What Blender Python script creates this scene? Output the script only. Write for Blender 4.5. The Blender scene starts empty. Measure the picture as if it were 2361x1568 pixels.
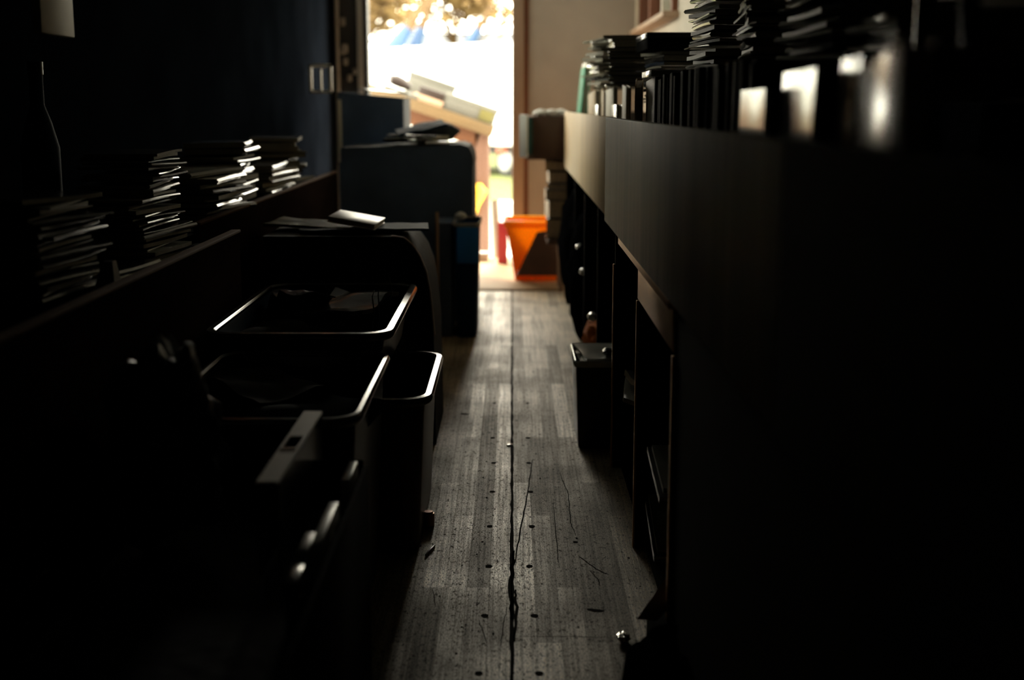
import bpy, bmesh, math, random
from mathutils import Vector, Matrix, noise
random.seed(7)
R = math.radians
scene = bpy.context.scene
COL = scene.collection

# ------------------------------------------------------------------ camera, world, sun, exposure
FPX, CX, CY = 3000.0, 1180.5, 784.0          # focal length in pixels of the 2361 x 1568 frame
EYE, PITCH = Vector((0, 0, 1.1)), R(10.24)
cam = bpy.data.cameras.new('camera')
cam.sensor_width = 36.0
cam.lens = FPX / 2361 * 36.0
cam.clip_start, cam.clip_end = 0.05, 300
cam.dof.use_dof = True
cam.dof.focus_distance = 3.35
cam.dof.aperture_fstop = 2.2
co = bpy.data.objects.new('camera', cam)
co.location = EYE
co.rotation_euler = (R(90) - PITCH, 0, 0)
COL.objects.link(co)
scene.camera = co

world = bpy.data.worlds.new('sky')
scene.world = world
world.use_nodes = True
wn = world.node_tree.nodes
wn['Background'].inputs[0].default_value = (1.0, 0.935, 0.76, 1)
wn['Background'].inputs[1].default_value = 15.0

sun = bpy.data.lights.new('sun', 'SUN')
sun.energy = 6.0
sun.angle = R(2)
sun.color = (1.0, 0.86, 0.66)
so = bpy.data.objects.new('sun', sun)
so.rotation_euler = (R(-48), 0, R(38))
so.location = (-4, 14, 8)
COL.objects.link(so)

def portal(loc, rot, sx, sy):                 # sampling guide only: marks the opening the sky shines through, gives no light of its own
    l = bpy.data.lights.new('opening', 'AREA')
    l.shape = 'RECTANGLE'
    l.size, l.size_y = sx, sy
    l.cycles.is_portal = True
    o = bpy.data.objects.new('opening', l)
    o.location, o.rotation_euler = loc, rot
    COL.objects.link(o)
portal((-0.51, 9.46, 1.05), (R(-90), 0, 0), 1.02, 2.1)
portal((-1.34, 6.95, 2.06), (0, R(-90), 0), 0.48, 3.9)

scene.view_settings.view_transform = 'Standard'
scene.view_settings.look = 'None'
scene.view_settings.gamma = 1.0
scene.view_settings.use_curve_mapping = False
scene.view_settings.exposure = 0.0
scene.cycles.use_denoising = True
scene.cycles.max_bounces = 8
scene.cycles.diffuse_bounces = 4
scene.cycles.sample_clamp_indirect = 4.0

# ------------------------------------------------------------------ helpers
def ray(px, py):
    F = Vector((0, math.cos(PITCH), -math.sin(PITCH)))
    U = Vector((0, math.sin(PITCH), math.cos(PITCH)))
    return F + Vector((1, 0, 0)) * ((px - CX) / FPX) + U * ((CY - py) / FPX)
def aty(px, py, Y):
    r = ray(px, py); return EYE + r * (Y / r.y)
def atz(px, py, z):
    r = ray(px, py); return EYE + r * ((z - EYE.z) / r.z)
def atx(px, py, X):
    r = ray(px, py); return EYE + r * (X / r.x)

MATS = {}
def mat(name, col, rough=0.6, spec=0.5, var=0.25, scale=6.0, stretch=(1, 1, 1), bump=0.0, metal=0.0, coat=0.0, trans=0.0):
    m = bpy.data.materials.new(name); m.use_nodes = True
    nt = m.node_tree; b = nt.nodes['Principled BSDF']
    tc = nt.nodes.new('ShaderNodeTexCoord'); mp = nt.nodes.new('ShaderNodeMapping')
    mp.inputs['Scale'].default_value = stretch
    nz = nt.nodes.new('ShaderNodeTexNoise'); nz.inputs['Scale'].default_value = scale
    nz.inputs['Detail'].default_value = 6
    rp = nt.nodes.new('ShaderNodeValToRGB')
    lo = tuple(max(0, c * (1 - var)) for c in col); hi = tuple(min(1, c * (1 + var)) for c in col)
    rp.color_ramp.elements[0].position = 0.3; rp.color_ramp.elements[1].position = 0.7
    rp.color_ramp.elements[0].color = (*lo, 1); rp.color_ramp.elements[1].color = (*hi, 1)
    L = nt.links.new
    L(tc.outputs['Object'], mp.inputs[0]); L(mp.outputs[0], nz.inputs['Vector'])
    L(nz.outputs['Fac'], rp.inputs[0]); L(rp.outputs[0], b.inputs['Base Color'])
    b.inputs['Roughness'].default_value = rough
    b.inputs['Specular IOR Level'].default_value = spec
    b.inputs['Metallic'].default_value = metal
    b.inputs['Coat Weight'].default_value = coat
    b.inputs['Coat Roughness'].default_value = 0.15
    if bump:
        bp = nt.nodes.new('ShaderNodeBump'); bp.inputs['Strength'].default_value = bump
        bp.inputs['Distance'].default_value = 0.01
        L(nz.outputs['Fac'], bp.inputs['Height']); L(bp.outputs[0], b.inputs['Normal'])
    if trans:
        tr = nt.nodes.new('ShaderNodeBsdfTranslucent'); tr.inputs[0].default_value = (*col, 1)
        mx = nt.nodes.new('ShaderNodeMixShader'); mx.inputs[0].default_value = trans
        L(b.outputs[0], mx.inputs[1]); L(tr.outputs[0], mx.inputs[2])
        L(mx.outputs[0], nt.nodes['Material Output'].inputs[0])
    MATS[name] = m
    return m

M = {
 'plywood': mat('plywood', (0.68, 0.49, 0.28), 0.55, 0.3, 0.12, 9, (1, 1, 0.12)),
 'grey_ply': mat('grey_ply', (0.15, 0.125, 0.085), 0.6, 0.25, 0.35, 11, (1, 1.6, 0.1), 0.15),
 'rail': mat('rail', (0.80, 0.47, 0.21), 0.40, 0.6, 0.2, 14, (1, .15, 1), metal=.55),
 'black_board': mat('black_board', (0.006, 0.006, 0.006), 0.9, 0.02, 0.3),
 'dark_wood': mat('dark_wood', (0.035, 0.024, 0.02), 0.6, 0.25, 0.3, 10, (1, .2, 1)),
 'brown_rim': mat('brown_rim', (0.14, 0.075, 0.045), 0.75, 0.05, 0.25, 10, (1, .2, 1)),
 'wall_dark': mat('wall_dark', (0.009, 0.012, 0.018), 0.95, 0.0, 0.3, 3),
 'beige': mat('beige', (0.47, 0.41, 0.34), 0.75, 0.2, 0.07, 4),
 'casing': mat('casing', (0.42, 0.28, 0.19), 0.6, 0.3, 0.12, 8, (1, 1, .15)),
 'red_brown': mat('red_brown', (0.20, 0.075, 0.04), 0.6, 0.3, 0.2, 8, (1, 1, .15)),
 'cream_paint': mat('cream_paint', (0.72, 0.66, 0.52), 0.5, 0.4, 0.06),
 'sill_board': mat('sill_board', (0.52, 0.35, 0.19), 0.6, 0.3, 0.1, 7, (1, .3, 1)),
 'ceiling': mat('ceiling', (0.03, 0.03, 0.032), 0.8, 0.2, 0.2),
 'black_plastic': mat('black_plastic', (0.01, 0.011, 0.013), 0.28, 0.5, 0.2, 5),
 'tub_rim': mat('tub_rim', (0.11, 0.11, 0.11), 0.16, 0.7, 0.1, 5),
 'blue_plastic': mat('blue_plastic', (0.012, 0.035, 0.075), 0.35, 0.5, 0.15, 5),
 'red_plastic': mat('red_plastic', (0.06, 0.012, 0.010), 0.35, 0.5, 0.2, 5),
 'black_cloth': mat('black_cloth', (0.022, 0.026, 0.034), 0.75, 0.25, 0.3, 30, bump=.3),
 'navy_card': mat('navy_card', (0.07, 0.105, 0.17), 0.7, 0.25, 0.2, 5),
 'black_bag': mat('black_bag', (0.006, 0.006, 0.007), 0.9, 0.0, 0.2, 5, bump=.3),
 'grey_bag': mat('grey_bag', (0.10, 0.12, 0.15), 0.3, 0.6, 0.2, 8, bump=.4, trans=.2),
 'paper': mat('paper', (0.55, 0.50, 0.40), 0.55, 0.35, 0.15, 60, (1, 1, 8)),
 'old_paper': mat('old_paper', (0.46, 0.33, 0.19), 0.6, 0.3, 0.2, 60, (1, 1, 1)),
 'white_gloss': mat('white_gloss', (0.80, 0.80, 0.80), 0.16, 0.6, 0.05, 5, coat=.6),
 'cover_black': mat('cover_black', (0.012, 0.013, 0.016), 0.22, 0.5, 0.3, 5, coat=.4),
 'cover_grey': mat('cover_grey', (0.10, 0.10, 0.10), 0.22, 0.5, 0.3, 5, coat=.4),
 'cover_pale': mat('cover_pale', (0.42, 0.42, 0.36), 0.25, 0.5, 0.2, 5, coat=.4),
 'cover_olive': mat('cover_olive', (0.20, 0.20, 0.12), 0.25, 0.5, 0.2, 5, coat=.3),
 'cover_blue': mat('cover_blue', (0.02, 0.04, 0.08), 0.25, 0.5, 0.2, 5, coat=.3),
 'cover_brown': mat('cover_brown', (0.09, 0.05, 0.035), 0.4, 0.4, 0.2, 5),
 'cover_green': mat('cover_green', (0.03, 0.30, 0.16), 0.65, 0.08, 0.15, 5),
 'dark_green': mat('dark_green', (0.01, 0.05, 0.045), 0.4, 0.5, 0.15, 5),
 'orange_plastic': mat('orange_plastic', (0.85, 0.40, 0.02), 0.4, 0.5, 0.08, 5, trans=.6),
 'red_trans': mat('red_trans', (0.75, 0.03, 0.05), 0.4, 0.5, 0.08, 5, trans=.6),
 'orange_bag': mat('orange_bag', (0.60, 0.15, 0.02), 0.85, 0.05, 0.4, 12, bump=.5),
 'yellow': mat('yellow', (0.85, 0.56, 0.06), 0.5, 0.4, 0.1, 5, trans=.3),
 'steel': mat('steel', (0.45, 0.45, 0.43), 0.35, 0.5, 0.1, 5, metal=.8),
 'hardware': mat('hardware', (0.30, 0.27, 0.22), 0.45, 0.5, 0.2, 8),
 'door_leaf': mat('door_leaf', (0.035, 0.034, 0.03), 0.6, 0.3, 0.3, 5),
 'table_top': mat('table_top', (0.1104, 0.0736, 0.0345), 0.6, 0.3, 0.12, 10, (.2, 1, 1)),
 'table_red': mat('table_red', (0.0782, 0.0299, 0.0115), 0.6, 0.3, 0.12, 10, (.2, 1, 1)),
 'leg_pale': mat('leg_pale', (0.1196, 0.0644, 0.0437), 0.6, 0.3, 0.12, 10, (1, 1, .2)),
 'white_box': mat('white_box', (0.62, 0.61, 0.57), 0.5, 0.4, 0.04, 5),
 'yellow_label': mat('yellow_label', (0.1196, 0.1104, 0.0368), 0.5, 0.4, 0.05, 5),
 'brown_leather': mat('brown_leather', (0.023, 0.01472, 0.01196), 0.5, 0.4, 0.2, 9),
 'van_white': mat('van_white', (0.85, 0.87, 0.88), 0.35, 0.5, 0.03, 2),
 'tyre': mat('tyre', (0.03, 0.03, 0.03), 0.8, 0.2, 0.2, 9),
 'hub': mat('hub', (0.23, 0.2392, 0.23), 0.4, 0.5, 0.1, 9),
 'orange_lens': mat('orange_lens', (0.184, 0.0322, 0.0046), 0.3, 0.5, 0.05, 9),
 'blue_paint': mat('blue_paint', (0.00552, 0.0345, 0.0966), 0.45, 0.5, 0.1, 3),
 'bark': mat('bark', (0.0828, 0.0506, 0.023), 0.8, 0.2, 0.25, 9),
 'leaf': mat('leaf', (0.23, 0.155, 0.07), 0.7, 0.2, 0.3, 3, trans=.3),
 'grass': mat('grass', (0.0736, 0.0874, 0.0276), 0.8, 0.1, 0.3, 3),
 'paving': mat('paving', (0.62, 0.60, 0.56), 0.8, 0.2, 0.1, 4),
 'shed_roof': mat('shed_roof', (0.0506, 0.0621, 0.0736), 0.7, 0.2, 0.1, 4),
 'shed_wall': mat('shed_wall', (0.0828, 0.0552, 0.0299), 0.8, 0.2, 0.15, 2),
 'pink_post': mat('pink_post', (0.72, 0.20, 0.20), 0.5, 0.4, 0.05, 4),
 'copper': mat('copper', (0.50, 0.24, 0.16), 0.3, 0.5, 0.1, 9, metal=.5),
 'cardboard': mat('cardboard', (0.45, 0.34, 0.29), 0.8, 0.2, 0.15, 8),
 'cover_matte': mat('cover_matte', (0.006, 0.006, 0.007), 0.8, 0.05, 0.2, 5),
 'white_trans': mat('white_trans', (0.80, 0.78, 0.70), 0.5, 0.4, 0.05, 5, trans=.75),
 'pink': mat('pink', (0.55, 0.14, 0.16), 0.5, 0.4, 0.05, 5, trans=.5),
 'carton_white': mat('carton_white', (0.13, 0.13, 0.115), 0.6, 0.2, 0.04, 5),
 'page_edge': mat('page_edge', (0.24, 0.22, 0.17), 0.55, 0.35, 0.2, 60, (1, 1, 8)),
 'white_paper': mat('white_paper', (0.84, 0.82, 0.76), 0.6, 0.3, 0.04, 8),
 'table_front': mat('table_front', (0.022, 0.015, 0.014), 0.95, 0.0, 0.3, 10, (1, .2, 1)),
 'blue_dull': mat('blue_dull', (0.02, 0.04, 0.07), 0.7, 0.08, 0.3, 8),
 'blue_trans': mat('blue_trans', (0.008, 0.05, 0.16), 0.4, 0.4, 0.1, 5, trans=.45),
 'white_sheen': mat('white_sheen', (0.80, 0.82, 0.80), 0.34, 0.6, 0.03, 5),
 'crate_rim': mat('crate_rim', (0.78, 0.80, 0.78), 0.2, 0.6, 0.05, 5),
 'blue_lit': mat('blue_lit', (0.03, 0.22, 0.62), 0.5, 0.3, 0.1, 5),
 'foil': mat('foil', (0.85, 0.84, 0.80), 0.22, 0.5, 0.05, 9, metal=1.0),
 'binder_grey': mat('binder_grey', (0.5, 0.5, 0.44), 0.42, 0.6, 0.08, 9),
 'glass': None,
}
g = bpy.data.materials.new('glass'); g.use_nodes = True
gt = g.node_tree
t_ = gt.nodes.new('ShaderNodeBsdfTransparent'); t_.inputs[0].default_value = (0.93, 0.96, 0.95, 1)
gl_ = gt.nodes.new('ShaderNodeBsdfGlossy'); gl_.inputs['Roughness'].default_value = 0.03
fr_ = gt.nodes.new('ShaderNodeFresnel'); fr_.inputs[0].default_value = 1.45
mx_ = gt.nodes.new('ShaderNodeMixShader')
gt.links.new(fr_.outputs[0], mx_.inputs[0]); gt.links.new(t_.outputs[0], mx_.inputs[1]); gt.links.new(gl_.outputs[0], mx_.inputs[2])
gt.links.new(mx_.outputs[0], gt.nodes['Material Output'].inputs[0])
M['glass'] = g

def floor_material():
    m = bpy.data.materials.new('plank_floor'); m.use_nodes = True
    nt = m.node_tree; b = nt.nodes['Principled BSDF']; N = nt.nodes.new; L = nt.links.new
    tc = N('ShaderNodeTexCoord')
    mp = N('ShaderNodeMapping'); mp.inputs['Rotation'].default_value = (0, 0, R(90))
    L(tc.outputs['Object'], mp.inputs[0])
    br = N('ShaderNodeTexBrick'); br.offset = 0.37; br.squash = 1.0
    br.inputs['Scale'].default_value = 1.0
    br.inputs['Brick Width'].default_value = 0.85; br.inputs['Row Height'].default_value = 0.052
    br.inputs['Mortar Size'].default_value = 0.0006; br.inputs['Bias'].default_value = 0.0
    br.inputs['Color1'].default_value = (0.0, 0.0, 0.0, 1); br.inputs['Color2'].default_value = (1, 1, 1, 1)
    br.inputs['Mortar'].default_value = (0.0, 0.0, 0.0, 1)
    L(mp.outputs[0], br.inputs['Vector'])
    # grain streaks along the boards
    mg = N('ShaderNodeMapping'); mg.inputs['Scale'].default_value = (150, 2.2, 1)
    L(tc.outputs['Object'], mg.inputs[0])
    g1 = N('ShaderNodeTexNoise'); g1.inputs['Scale'].default_value = 1.0; g1.inputs['Detail'].default_value = 5
    L(mg.outputs[0], g1.inputs['Vector'])
    mg2 = N('ShaderNodeMapping'); mg2.inputs['Scale'].default_value = (60, 25, 1)
    L(tc.outputs['Object'], mg2.inputs[0])
    g2 = N('ShaderNodeTexNoise'); g2.inputs['Scale'].default_value = 1.6; g2.inputs['Detail'].default_value = 9
    g2.inputs['Roughness'].default_value = 0.75
    L(mg2.outputs[0], g2.inputs['Vector'])
    g3 = N('ShaderNodeTexNoise'); g3.inputs['Scale'].default_value = 3.2; g3.inputs['Detail'].default_value = 7
    L(tc.outputs['Object'], g3.inputs['Vector'])
    def mul(a, bsock, k0, k1):
        mr = N('ShaderNodeMapRange'); mr.inputs[1].default_value = k0; mr.inputs[2].default_value = k1
        mr.inputs[3].default_value = a; mr.inputs[4].default_value = 1.0
        L(bsock, mr.inputs[0]); return mr.outputs[0]
    f1 = mul(0.38, br.outputs['Color'], 0.0, 1.0)
    f2 = mul(0.58, g1.outputs['Fac'], 0.38, 0.58)
    f3 = mul(0.07, g2.outputs['Fac'], 0.375, 0.46)
    f4 = mul(0.52, g3.outputs['Fac'], 0.35, 0.62)
    def m2(x, y):
        q = N('ShaderNodeMath'); q.operation = 'MULTIPLY'; L(x, q.inputs[0]); L(y, q.inputs[1]); return q.outputs[0]
    mg4 = N('ShaderNodeMapping'); mg4.inputs['Scale'].default_value = (420, 90, 1)
    L(tc.outputs['Object'], mg4.inputs[0])
    g5 = N('ShaderNodeTexNoise'); g5.inputs['Scale'].default_value = 1.0; g5.inputs['Detail'].default_value = 3
    L(mg4.outputs[0], g5.inputs['Vector'])
    f5 = mul(0.34, g5.outputs['Fac'], 0.34, 0.54)
    f = m2(m2(m2(f1, f2), m2(f3, f4)), f5)
    mix = N('ShaderNodeMix'); mix.data_type = 'RGBA'
    mix.inputs[6].default_value = (0.014, 0.013, 0.010, 1); mix.inputs[7].default_value = (1.0, 0.79, 0.47, 1)
    L(f, mix.inputs[0]); L(mix.outputs[2], b.inputs['Base Color'])
    rr = N('ShaderNodeMapRange'); rr.inputs[3].default_value = 0.62; rr.inputs[4].default_value = 0.27
    L(f, rr.inputs[0]); L(rr.outputs[0], b.inputs['Roughness'])
    sp = N('ShaderNodeMapRange'); sp.inputs[1].default_value = 0.05; sp.inputs[2].default_value = 0.60; sp.inputs[3].default_value = 0.04; sp.inputs[4].default_value = 0.95
    L(f, sp.inputs[0]); L(sp.outputs[0], b.inputs['Specular IOR Level'])
    bp = N('ShaderNodeBump'); bp.inputs['Strength'].default_value = 0.2; bp.inputs['Distance'].default_value = 0.003
    L(f, bp.inputs['Height']); L(bp.outputs[0], b.inputs['Normal'])
    return m
M['floor'] = floor_material()
M['crack'] = mat('crack', (0.006, 0.006, 0.005), 0.9, 0.05, 0.2)

# ---- mesh building
def xform(loc=(0, 0, 0), rz=0, rx=0, ry=0):
    return Matrix.Translation(Vector(loc)) @ Matrix.Rotation(rz, 4, 'Z') @ Matrix.Rotation(ry, 4, 'Y') @ Matrix.Rotation(rx, 4, 'X')
def add_box(bm, c, s, T=None, bev=0.0, mi=0, seg=2):
    r = bmesh.ops.create_cube(bm, size=1.0)
    vs = r['verts']
    for v in vs:
        v.co = Vector((v.co.x * s[0] + c[0], v.co.y * s[1] + c[1], v.co.z * s[2] + c[2]))
        if T is not None: v.co = T @ v.co
    fs = set(f for v in vs for f in v.link_faces)
    for f in fs: f.material_index = mi
    if bev > 0:
        es = list(set(e for v in vs for e in v.link_edges))
        bmesh.ops.bevel(bm, geom=es, offset=bev, segments=seg, affect='EDGES', profile=0.5)
def add_box2(bm, lo, hi, **k):
    add_box(bm, [(a + b) / 2 for a, b in zip(lo, hi)], [b - a for a, b in zip(lo, hi)], **k)
def add_tube(bm, pts, radii, seg=8, mi=0, cap=True):
    pts = [Vector(p) for p in pts]; rings = []
    if not hasattr(radii, '__len__'): radii = [radii] * len(pts)
    for i, p in enumerate(pts):
        d = (pts[min(i + 1, len(pts) - 1)] - pts[max(i - 1, 0)])
        d = d.normalized() if d.length > 1e-9 else Vector((0, 0, 1))
        a = d.cross(Vector((0.13, 0.31, 0.94))).normalized(); b2 = d.cross(a)
        rings.append([bm.verts.new(p + (a * math.cos(t) + b2 * math.sin(t)) * radii[i]) for t in [2 * math.pi * k / seg for k in range(seg)]])
    for i in range(len(rings) - 1):
        for k in range(seg):
            f = bm.faces.new((rings[i][k], rings[i][(k + 1) % seg], rings[i + 1][(k + 1) % seg], rings[i + 1][k])); f.material_index = mi
    if cap:
        for rg in (rings[0][::-1], rings[-1]):
            f = bm.faces.new(rg); f.material_index = mi
def add_loft(bm, rings, mi=0, closed=True, cap0=False, cap1=False):
    vr = [[bm.verts.new(Vector(p)) for p in rg] for rg in rings]
    n = len(vr[0])
    for i in range(len(vr) - 1):
        for k in range(n if closed else n - 1):
            f = bm.faces.new((vr[i][k], vr[i][(k + 1) % n], vr[i + 1][(k + 1) % n], vr[i + 1][k])); f.material_index = mi
    if cap0: bm.faces.new(vr[0][::-1]).material_index = mi
    if cap1: bm.faces.new(vr[-1]).material_index = mi
def rrect(cx, cy, w, l, r, z, n=5):
    out = []
    for sx, sy, a0 in ((1, 1, 0), (-1, 1, 90), (-1, -1, 180), (1, -1, 270)):
        for k in range(n + 1):
            a = R(a0 + 90 * k / n)
            out.append((cx + sx * (w / 2 - r) + r * math.cos(a), cy + sy * (l / 2 - r) + r * math.sin(a), z))
    return out
def finish(name, bm, mats, smooth=True):
    bmesh.ops.recalc_face_normals(bm, faces=bm.faces[:])
    me = bpy.data.meshes.new(name); bm.to_mesh(me); bm.free()
    for m in (mats if isinstance(mats, (list, tuple)) else [mats]):
        me.materials.append(M[m] if isinstance(m, str) else m)
    if smooth:
        for p in me.polygons: p.use_smooth = True
        try: me.set_sharp_from_angle(angle=R(38))
        except Exception: pass
    return me
def tag(o, label, cat, group=None):
    o['label'] = label; o['category'] = cat
    if group: o['group'] = group
    return o
def thing(name, label, cat, loc=(0, 0, 0), rz=0, group=None, rx=0, ry=0):
    o = bpy.data.objects.new(name, None); COL.objects.link(o)
    o.empty_display_size = 0.05
    o.matrix_world = xform(loc, rz, rx, ry)
    return tag(o, label, cat, group)
def part(name, bm, mats, root, world=True, label=None):
    """a child mesh; bm in world coordinates when world is True"""
    base = root
    chain = []
    while base is not None: chain.append(base); base = base.parent
    if world:
        T = Matrix.Identity(4)
        for c in reversed(chain): T = T @ c.matrix_basis
        bmesh.ops.transform(bm, matrix=T.inverted(), verts=bm.verts[:])
    o = bpy.data.objects.new(name, finish(name, bm, mats)); COL.objects.link(o)
    o.parent = root
    if label: o['label'] = label
    return o
def solo(name, bm, mats, label, cat, group=None, loc=None):
    """a thing that is one mesh; bm in world coordinates, its origin moved to loc"""
    if loc is not None: bmesh.ops.translate(bm, vec=-Vector(loc), verts=bm.verts[:])
    o = bpy.data.objects.new(name, finish(name, bm, mats)); COL.objects.link(o)
    if loc is not None: o.location = loc
    return tag(o, label, cat, group)
def struct(name, bm, mats, parent=None):
    o = bpy.data.objects.new(name, finish(name, bm, mats)); COL.objects.link(o)
    if parent: o.parent = parent
    else: o['kind'] = 'structure'
    return o
def B(): return bmesh.new()
def copy_tree(o, parent=None):
    c = o.copy(); COL.objects.link(c)
    if parent is not None: c.parent = parent
    for ch in list(o.children): copy_tree(ch, c)
    return c
ORD = ('top first second third fourth fifth sixth seventh eighth ninth tenth eleventh twelfth thirteenth fourteenth fifteenth sixteenth '
       'seventeenth eighteenth nineteenth twentieth').split()
TENS = {20: 'twenty', 30: 'thirty', 40: 'forty'}
def ordinal(n):
    if n <= 20: return ORD[n]
    return TENS[n // 10 * 10] + '-' + ORD[n % 10] if n % 10 else {30: 'thirtieth', 40: 'fortieth'}[n]

# ------------------------------------------------------------------ the setting
YE, XL, XR, ZC, YB = 9.35, -1.25, 0.90, 2.35, -1.2
SEAM = 0.0
bm = B()
add_box2(bm, (XL - .1, YB - .1, -0.03), (XR + .1, YE + .1, 0.0))
def ribbon(pts, w):                                   # cracks and gouges worn into the boards
    pts = [Vector((p[0], p[1], 0.0006)) for p in pts]
    ws = w if hasattr(w, '__len__') else [w] * len(pts)
    a = []; b = []
    for i, p in enumerate(pts):
        d = (pts[min(i + 1, len(pts) - 1)] - pts[max(i - 1, 0)]).normalized()
        n = Vector((-d.y, d.x, 0)) * ws[i] * 0.5
        a.append(bm.verts.new(p + n)); b.append(bm.verts.new(p - n))
    for i in range(len(pts) - 1):
        bm.faces.new((a[i], a[i + 1], b[i + 1], b[i])).material_index = 1
def px_ribbon(pl, w, j=0.0015):
    pts = []
    for i in range(len(pl) - 1):
        n = 6
        for k in range(n):
            t = k / n
            q = atz(pl[i][0] + (pl[i + 1][0] - pl[i][0]) * t, pl[i][1] + (pl[i + 1][1] - pl[i][1]) * t, 0)
            pts.append((q.x + random.uniform(-j, j), q.y))
    q = atz(pl[-1][0], pl[-1][1], 0); pts.append((q.x, q.y))
    m = len(pts)
    ribbon(pts, [w * (0.35 + 0.65 * math.sin(math.pi * (0.1 + 0.8 * k / (m - 1)))) for k in range(m)])
rng = random.Random(3)
ribbon([(rng.uniform(-.0012, .0012), y) for y in [YB + k * 0.05 for k in range(int((YE - YB) / 0.05))]],
       [rng.uniform(.006, .011) for k in range(int((YE - YB) / 0.05))])
px_ribbon([(1228, 1060), (1215, 1150), (1198, 1235), (1186, 1300)], 0.004)
px_ribbon([(1184, 1270), (1178, 1350), (1180, 1430)], 0.010, .003)
px_ribbon([(1188, 1360), (1192, 1400), (1186, 1480)], 0.007, .003)
px_ribbon([(1290, 1090), (1310, 1140), (1316, 1205), (1327, 1235)], 0.0026)
px_ribbon([(1275, 1150), (1283, 1250), (1289, 1310)], 0.002)
px_ribbon([(1334, 1283), (1375, 1312), (1402, 1325)], 0.003)
px_ribbon([(1360, 1315), (1378, 1335), (1384, 1352)], 0.002)
px_ribbon([(1168, 1400), (1160, 1450), (1155, 1490)], 0.002)
px_ribbon([(997, 1358), (1004, 1400)], 0.002)
px_ribbon([(1104, 1430), (1122, 1485)], 0.0016)
px_ribbon([(1195, 1468), (1320, 1468), (1420, 1472)], 0.002)
px_ribbon([(1322, 1250), (1332, 1250)], 0.014)
px_ribbon([(1356, 1405), (1390, 1410)], 0.014, .004)
px_ribbon([(1062, 954), (1080, 956)], 0.022)
for yy, xa, xb in ((1010, 1136, 1217), (1068, 1138, 1219), (1134, 1135, 1223), (1214, 1129, 1226), (1306, 1127, 1221), (1420, 1118, 1232), (1553, 1104, 1243), (930, 1140, 1216)):
    for xx in (xa, xb):
        q = atz(xx, yy, 0)
        r = bmesh.ops.create_circle(bm, cap_ends=True, segments=12, radius=0.0085)
        for v in r['verts']: v.co = Vector((v.co.x * rng.uniform(.9, 1.1) + q.x, v.co.y * 1.15 + q.y, 0.0008))
        for f in set(f for v in r['verts'] for f in v.link_faces): f.material_index = 1
for k in range(60):                                    # small dents and knots
    x, y = rng.uniform(-.28, .3), rng.uniform(2.0, 4.6)
    r = bmesh.ops.create_circle(bm, cap_ends=True, segments=7, radius=rng.uniform(.0012, .0035))
    for v in r['verts']: v.co = Vector((v.co.x + x, v.co.y * rng.uniform(1, 2.5) + y, 0.0007))
    for f in set(f for v in r['verts'] for f in v.link_faces): f.material_index = 1
struct('floor', bm, ['floor', 'crack'])

bm = B(); add_box2(bm, (-1.0, 7.75, 0.0), (0.62, YE + .06, 0.012), bev=.003); struct('trim_2', bm, 'sill_board')
bm = B(); add_box2(bm, (XL - .1, YB - .1, ZC), (XR + .1, YE + .1, ZC + .06)); struct('ceiling', bm, 'ceiling')
V0, V1, VZ0, VZ1 = 5.0, 8.9, 1.82, 2.30                # unseen high window, added to light the plywood front and beige wall
bm = B()
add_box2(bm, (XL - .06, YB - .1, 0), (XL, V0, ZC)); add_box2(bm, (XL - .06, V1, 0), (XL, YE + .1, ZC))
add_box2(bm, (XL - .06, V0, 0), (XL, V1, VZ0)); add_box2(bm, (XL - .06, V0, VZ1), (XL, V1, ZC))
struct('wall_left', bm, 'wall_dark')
wl = bpy.data.objects.new('added_window', None); COL.objects.link(wl); wl.location = (XL, V0, VZ0); wl['kind'] = 'structure'
bm = B()
for y0 in (V0, 6.93, V1 - .04): add_box2(bm, (XL - .05, y0, VZ0), (XL + .01, y0 + .04, VZ1), bev=.003)
for z0 in (VZ0, VZ1 - .03): add_box2(bm, (XL - .045, V0, z0), (XL + .005, V1, z0 + .03), bev=.003)
part('frame', bm, 'red_brown', wl)  # frame of the added unseen window
bm = B(); add_box2(bm, (XL - .03, V0 + .04, VZ0 + .03), (XL - .026, V1 - .04, VZ1 - .03)); part('pane', bm, 'glass', wl)  # pane of the added unseen window
bm = B(); add_box2(bm, (XL - .06, YB - .1, 0), (XR + .1, YB, ZC)); struct('wall_near', bm, 'wall_dark')
W0, W1, WZ0, WZ1 = 7.25, 9.15, 1.60, 2.16
bm = B()
add_box2(bm, (XR, YB - .1, 0), (XR + .09, W0, ZC)); add_box2(bm, (XR, W1, 0), (XR + .09, YE + .1, ZC))
add_box2(bm, (XR, W0, 0), (XR + .09, W1, WZ0)); add_box2(bm, (XR, W0, WZ1), (XR + .09, W1, ZC))
struct('wall_right', bm, 'beige')
bm = B()
add_box2(bm, (0.10, YE, 0), (XR + .1, YE + .1, ZC)); add_box2(bm, (-1.03, YE, 2.12), (0.10, YE + .1, ZC))
add_box2(bm, (XL - .06, YE, 0), (-1.03, YE + .1, ZC))
struct('wall_end', bm, 'beige')
bm = B()
add_box2(bm, (0.0, YE - .03, 0), (0.085, YE + .1, 2.12), bev=.004)
add_box2(bm, (0.085, YE - .012, 0), (0.115, YE + .05, 2.2), mi=1)
add_box2(bm, (-1.03, YE - .03, 2.10), (0.0, YE + .1, 2.18), bev=.004)
struct('trim_1', bm, ['casing', 'red_brown'])
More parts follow.
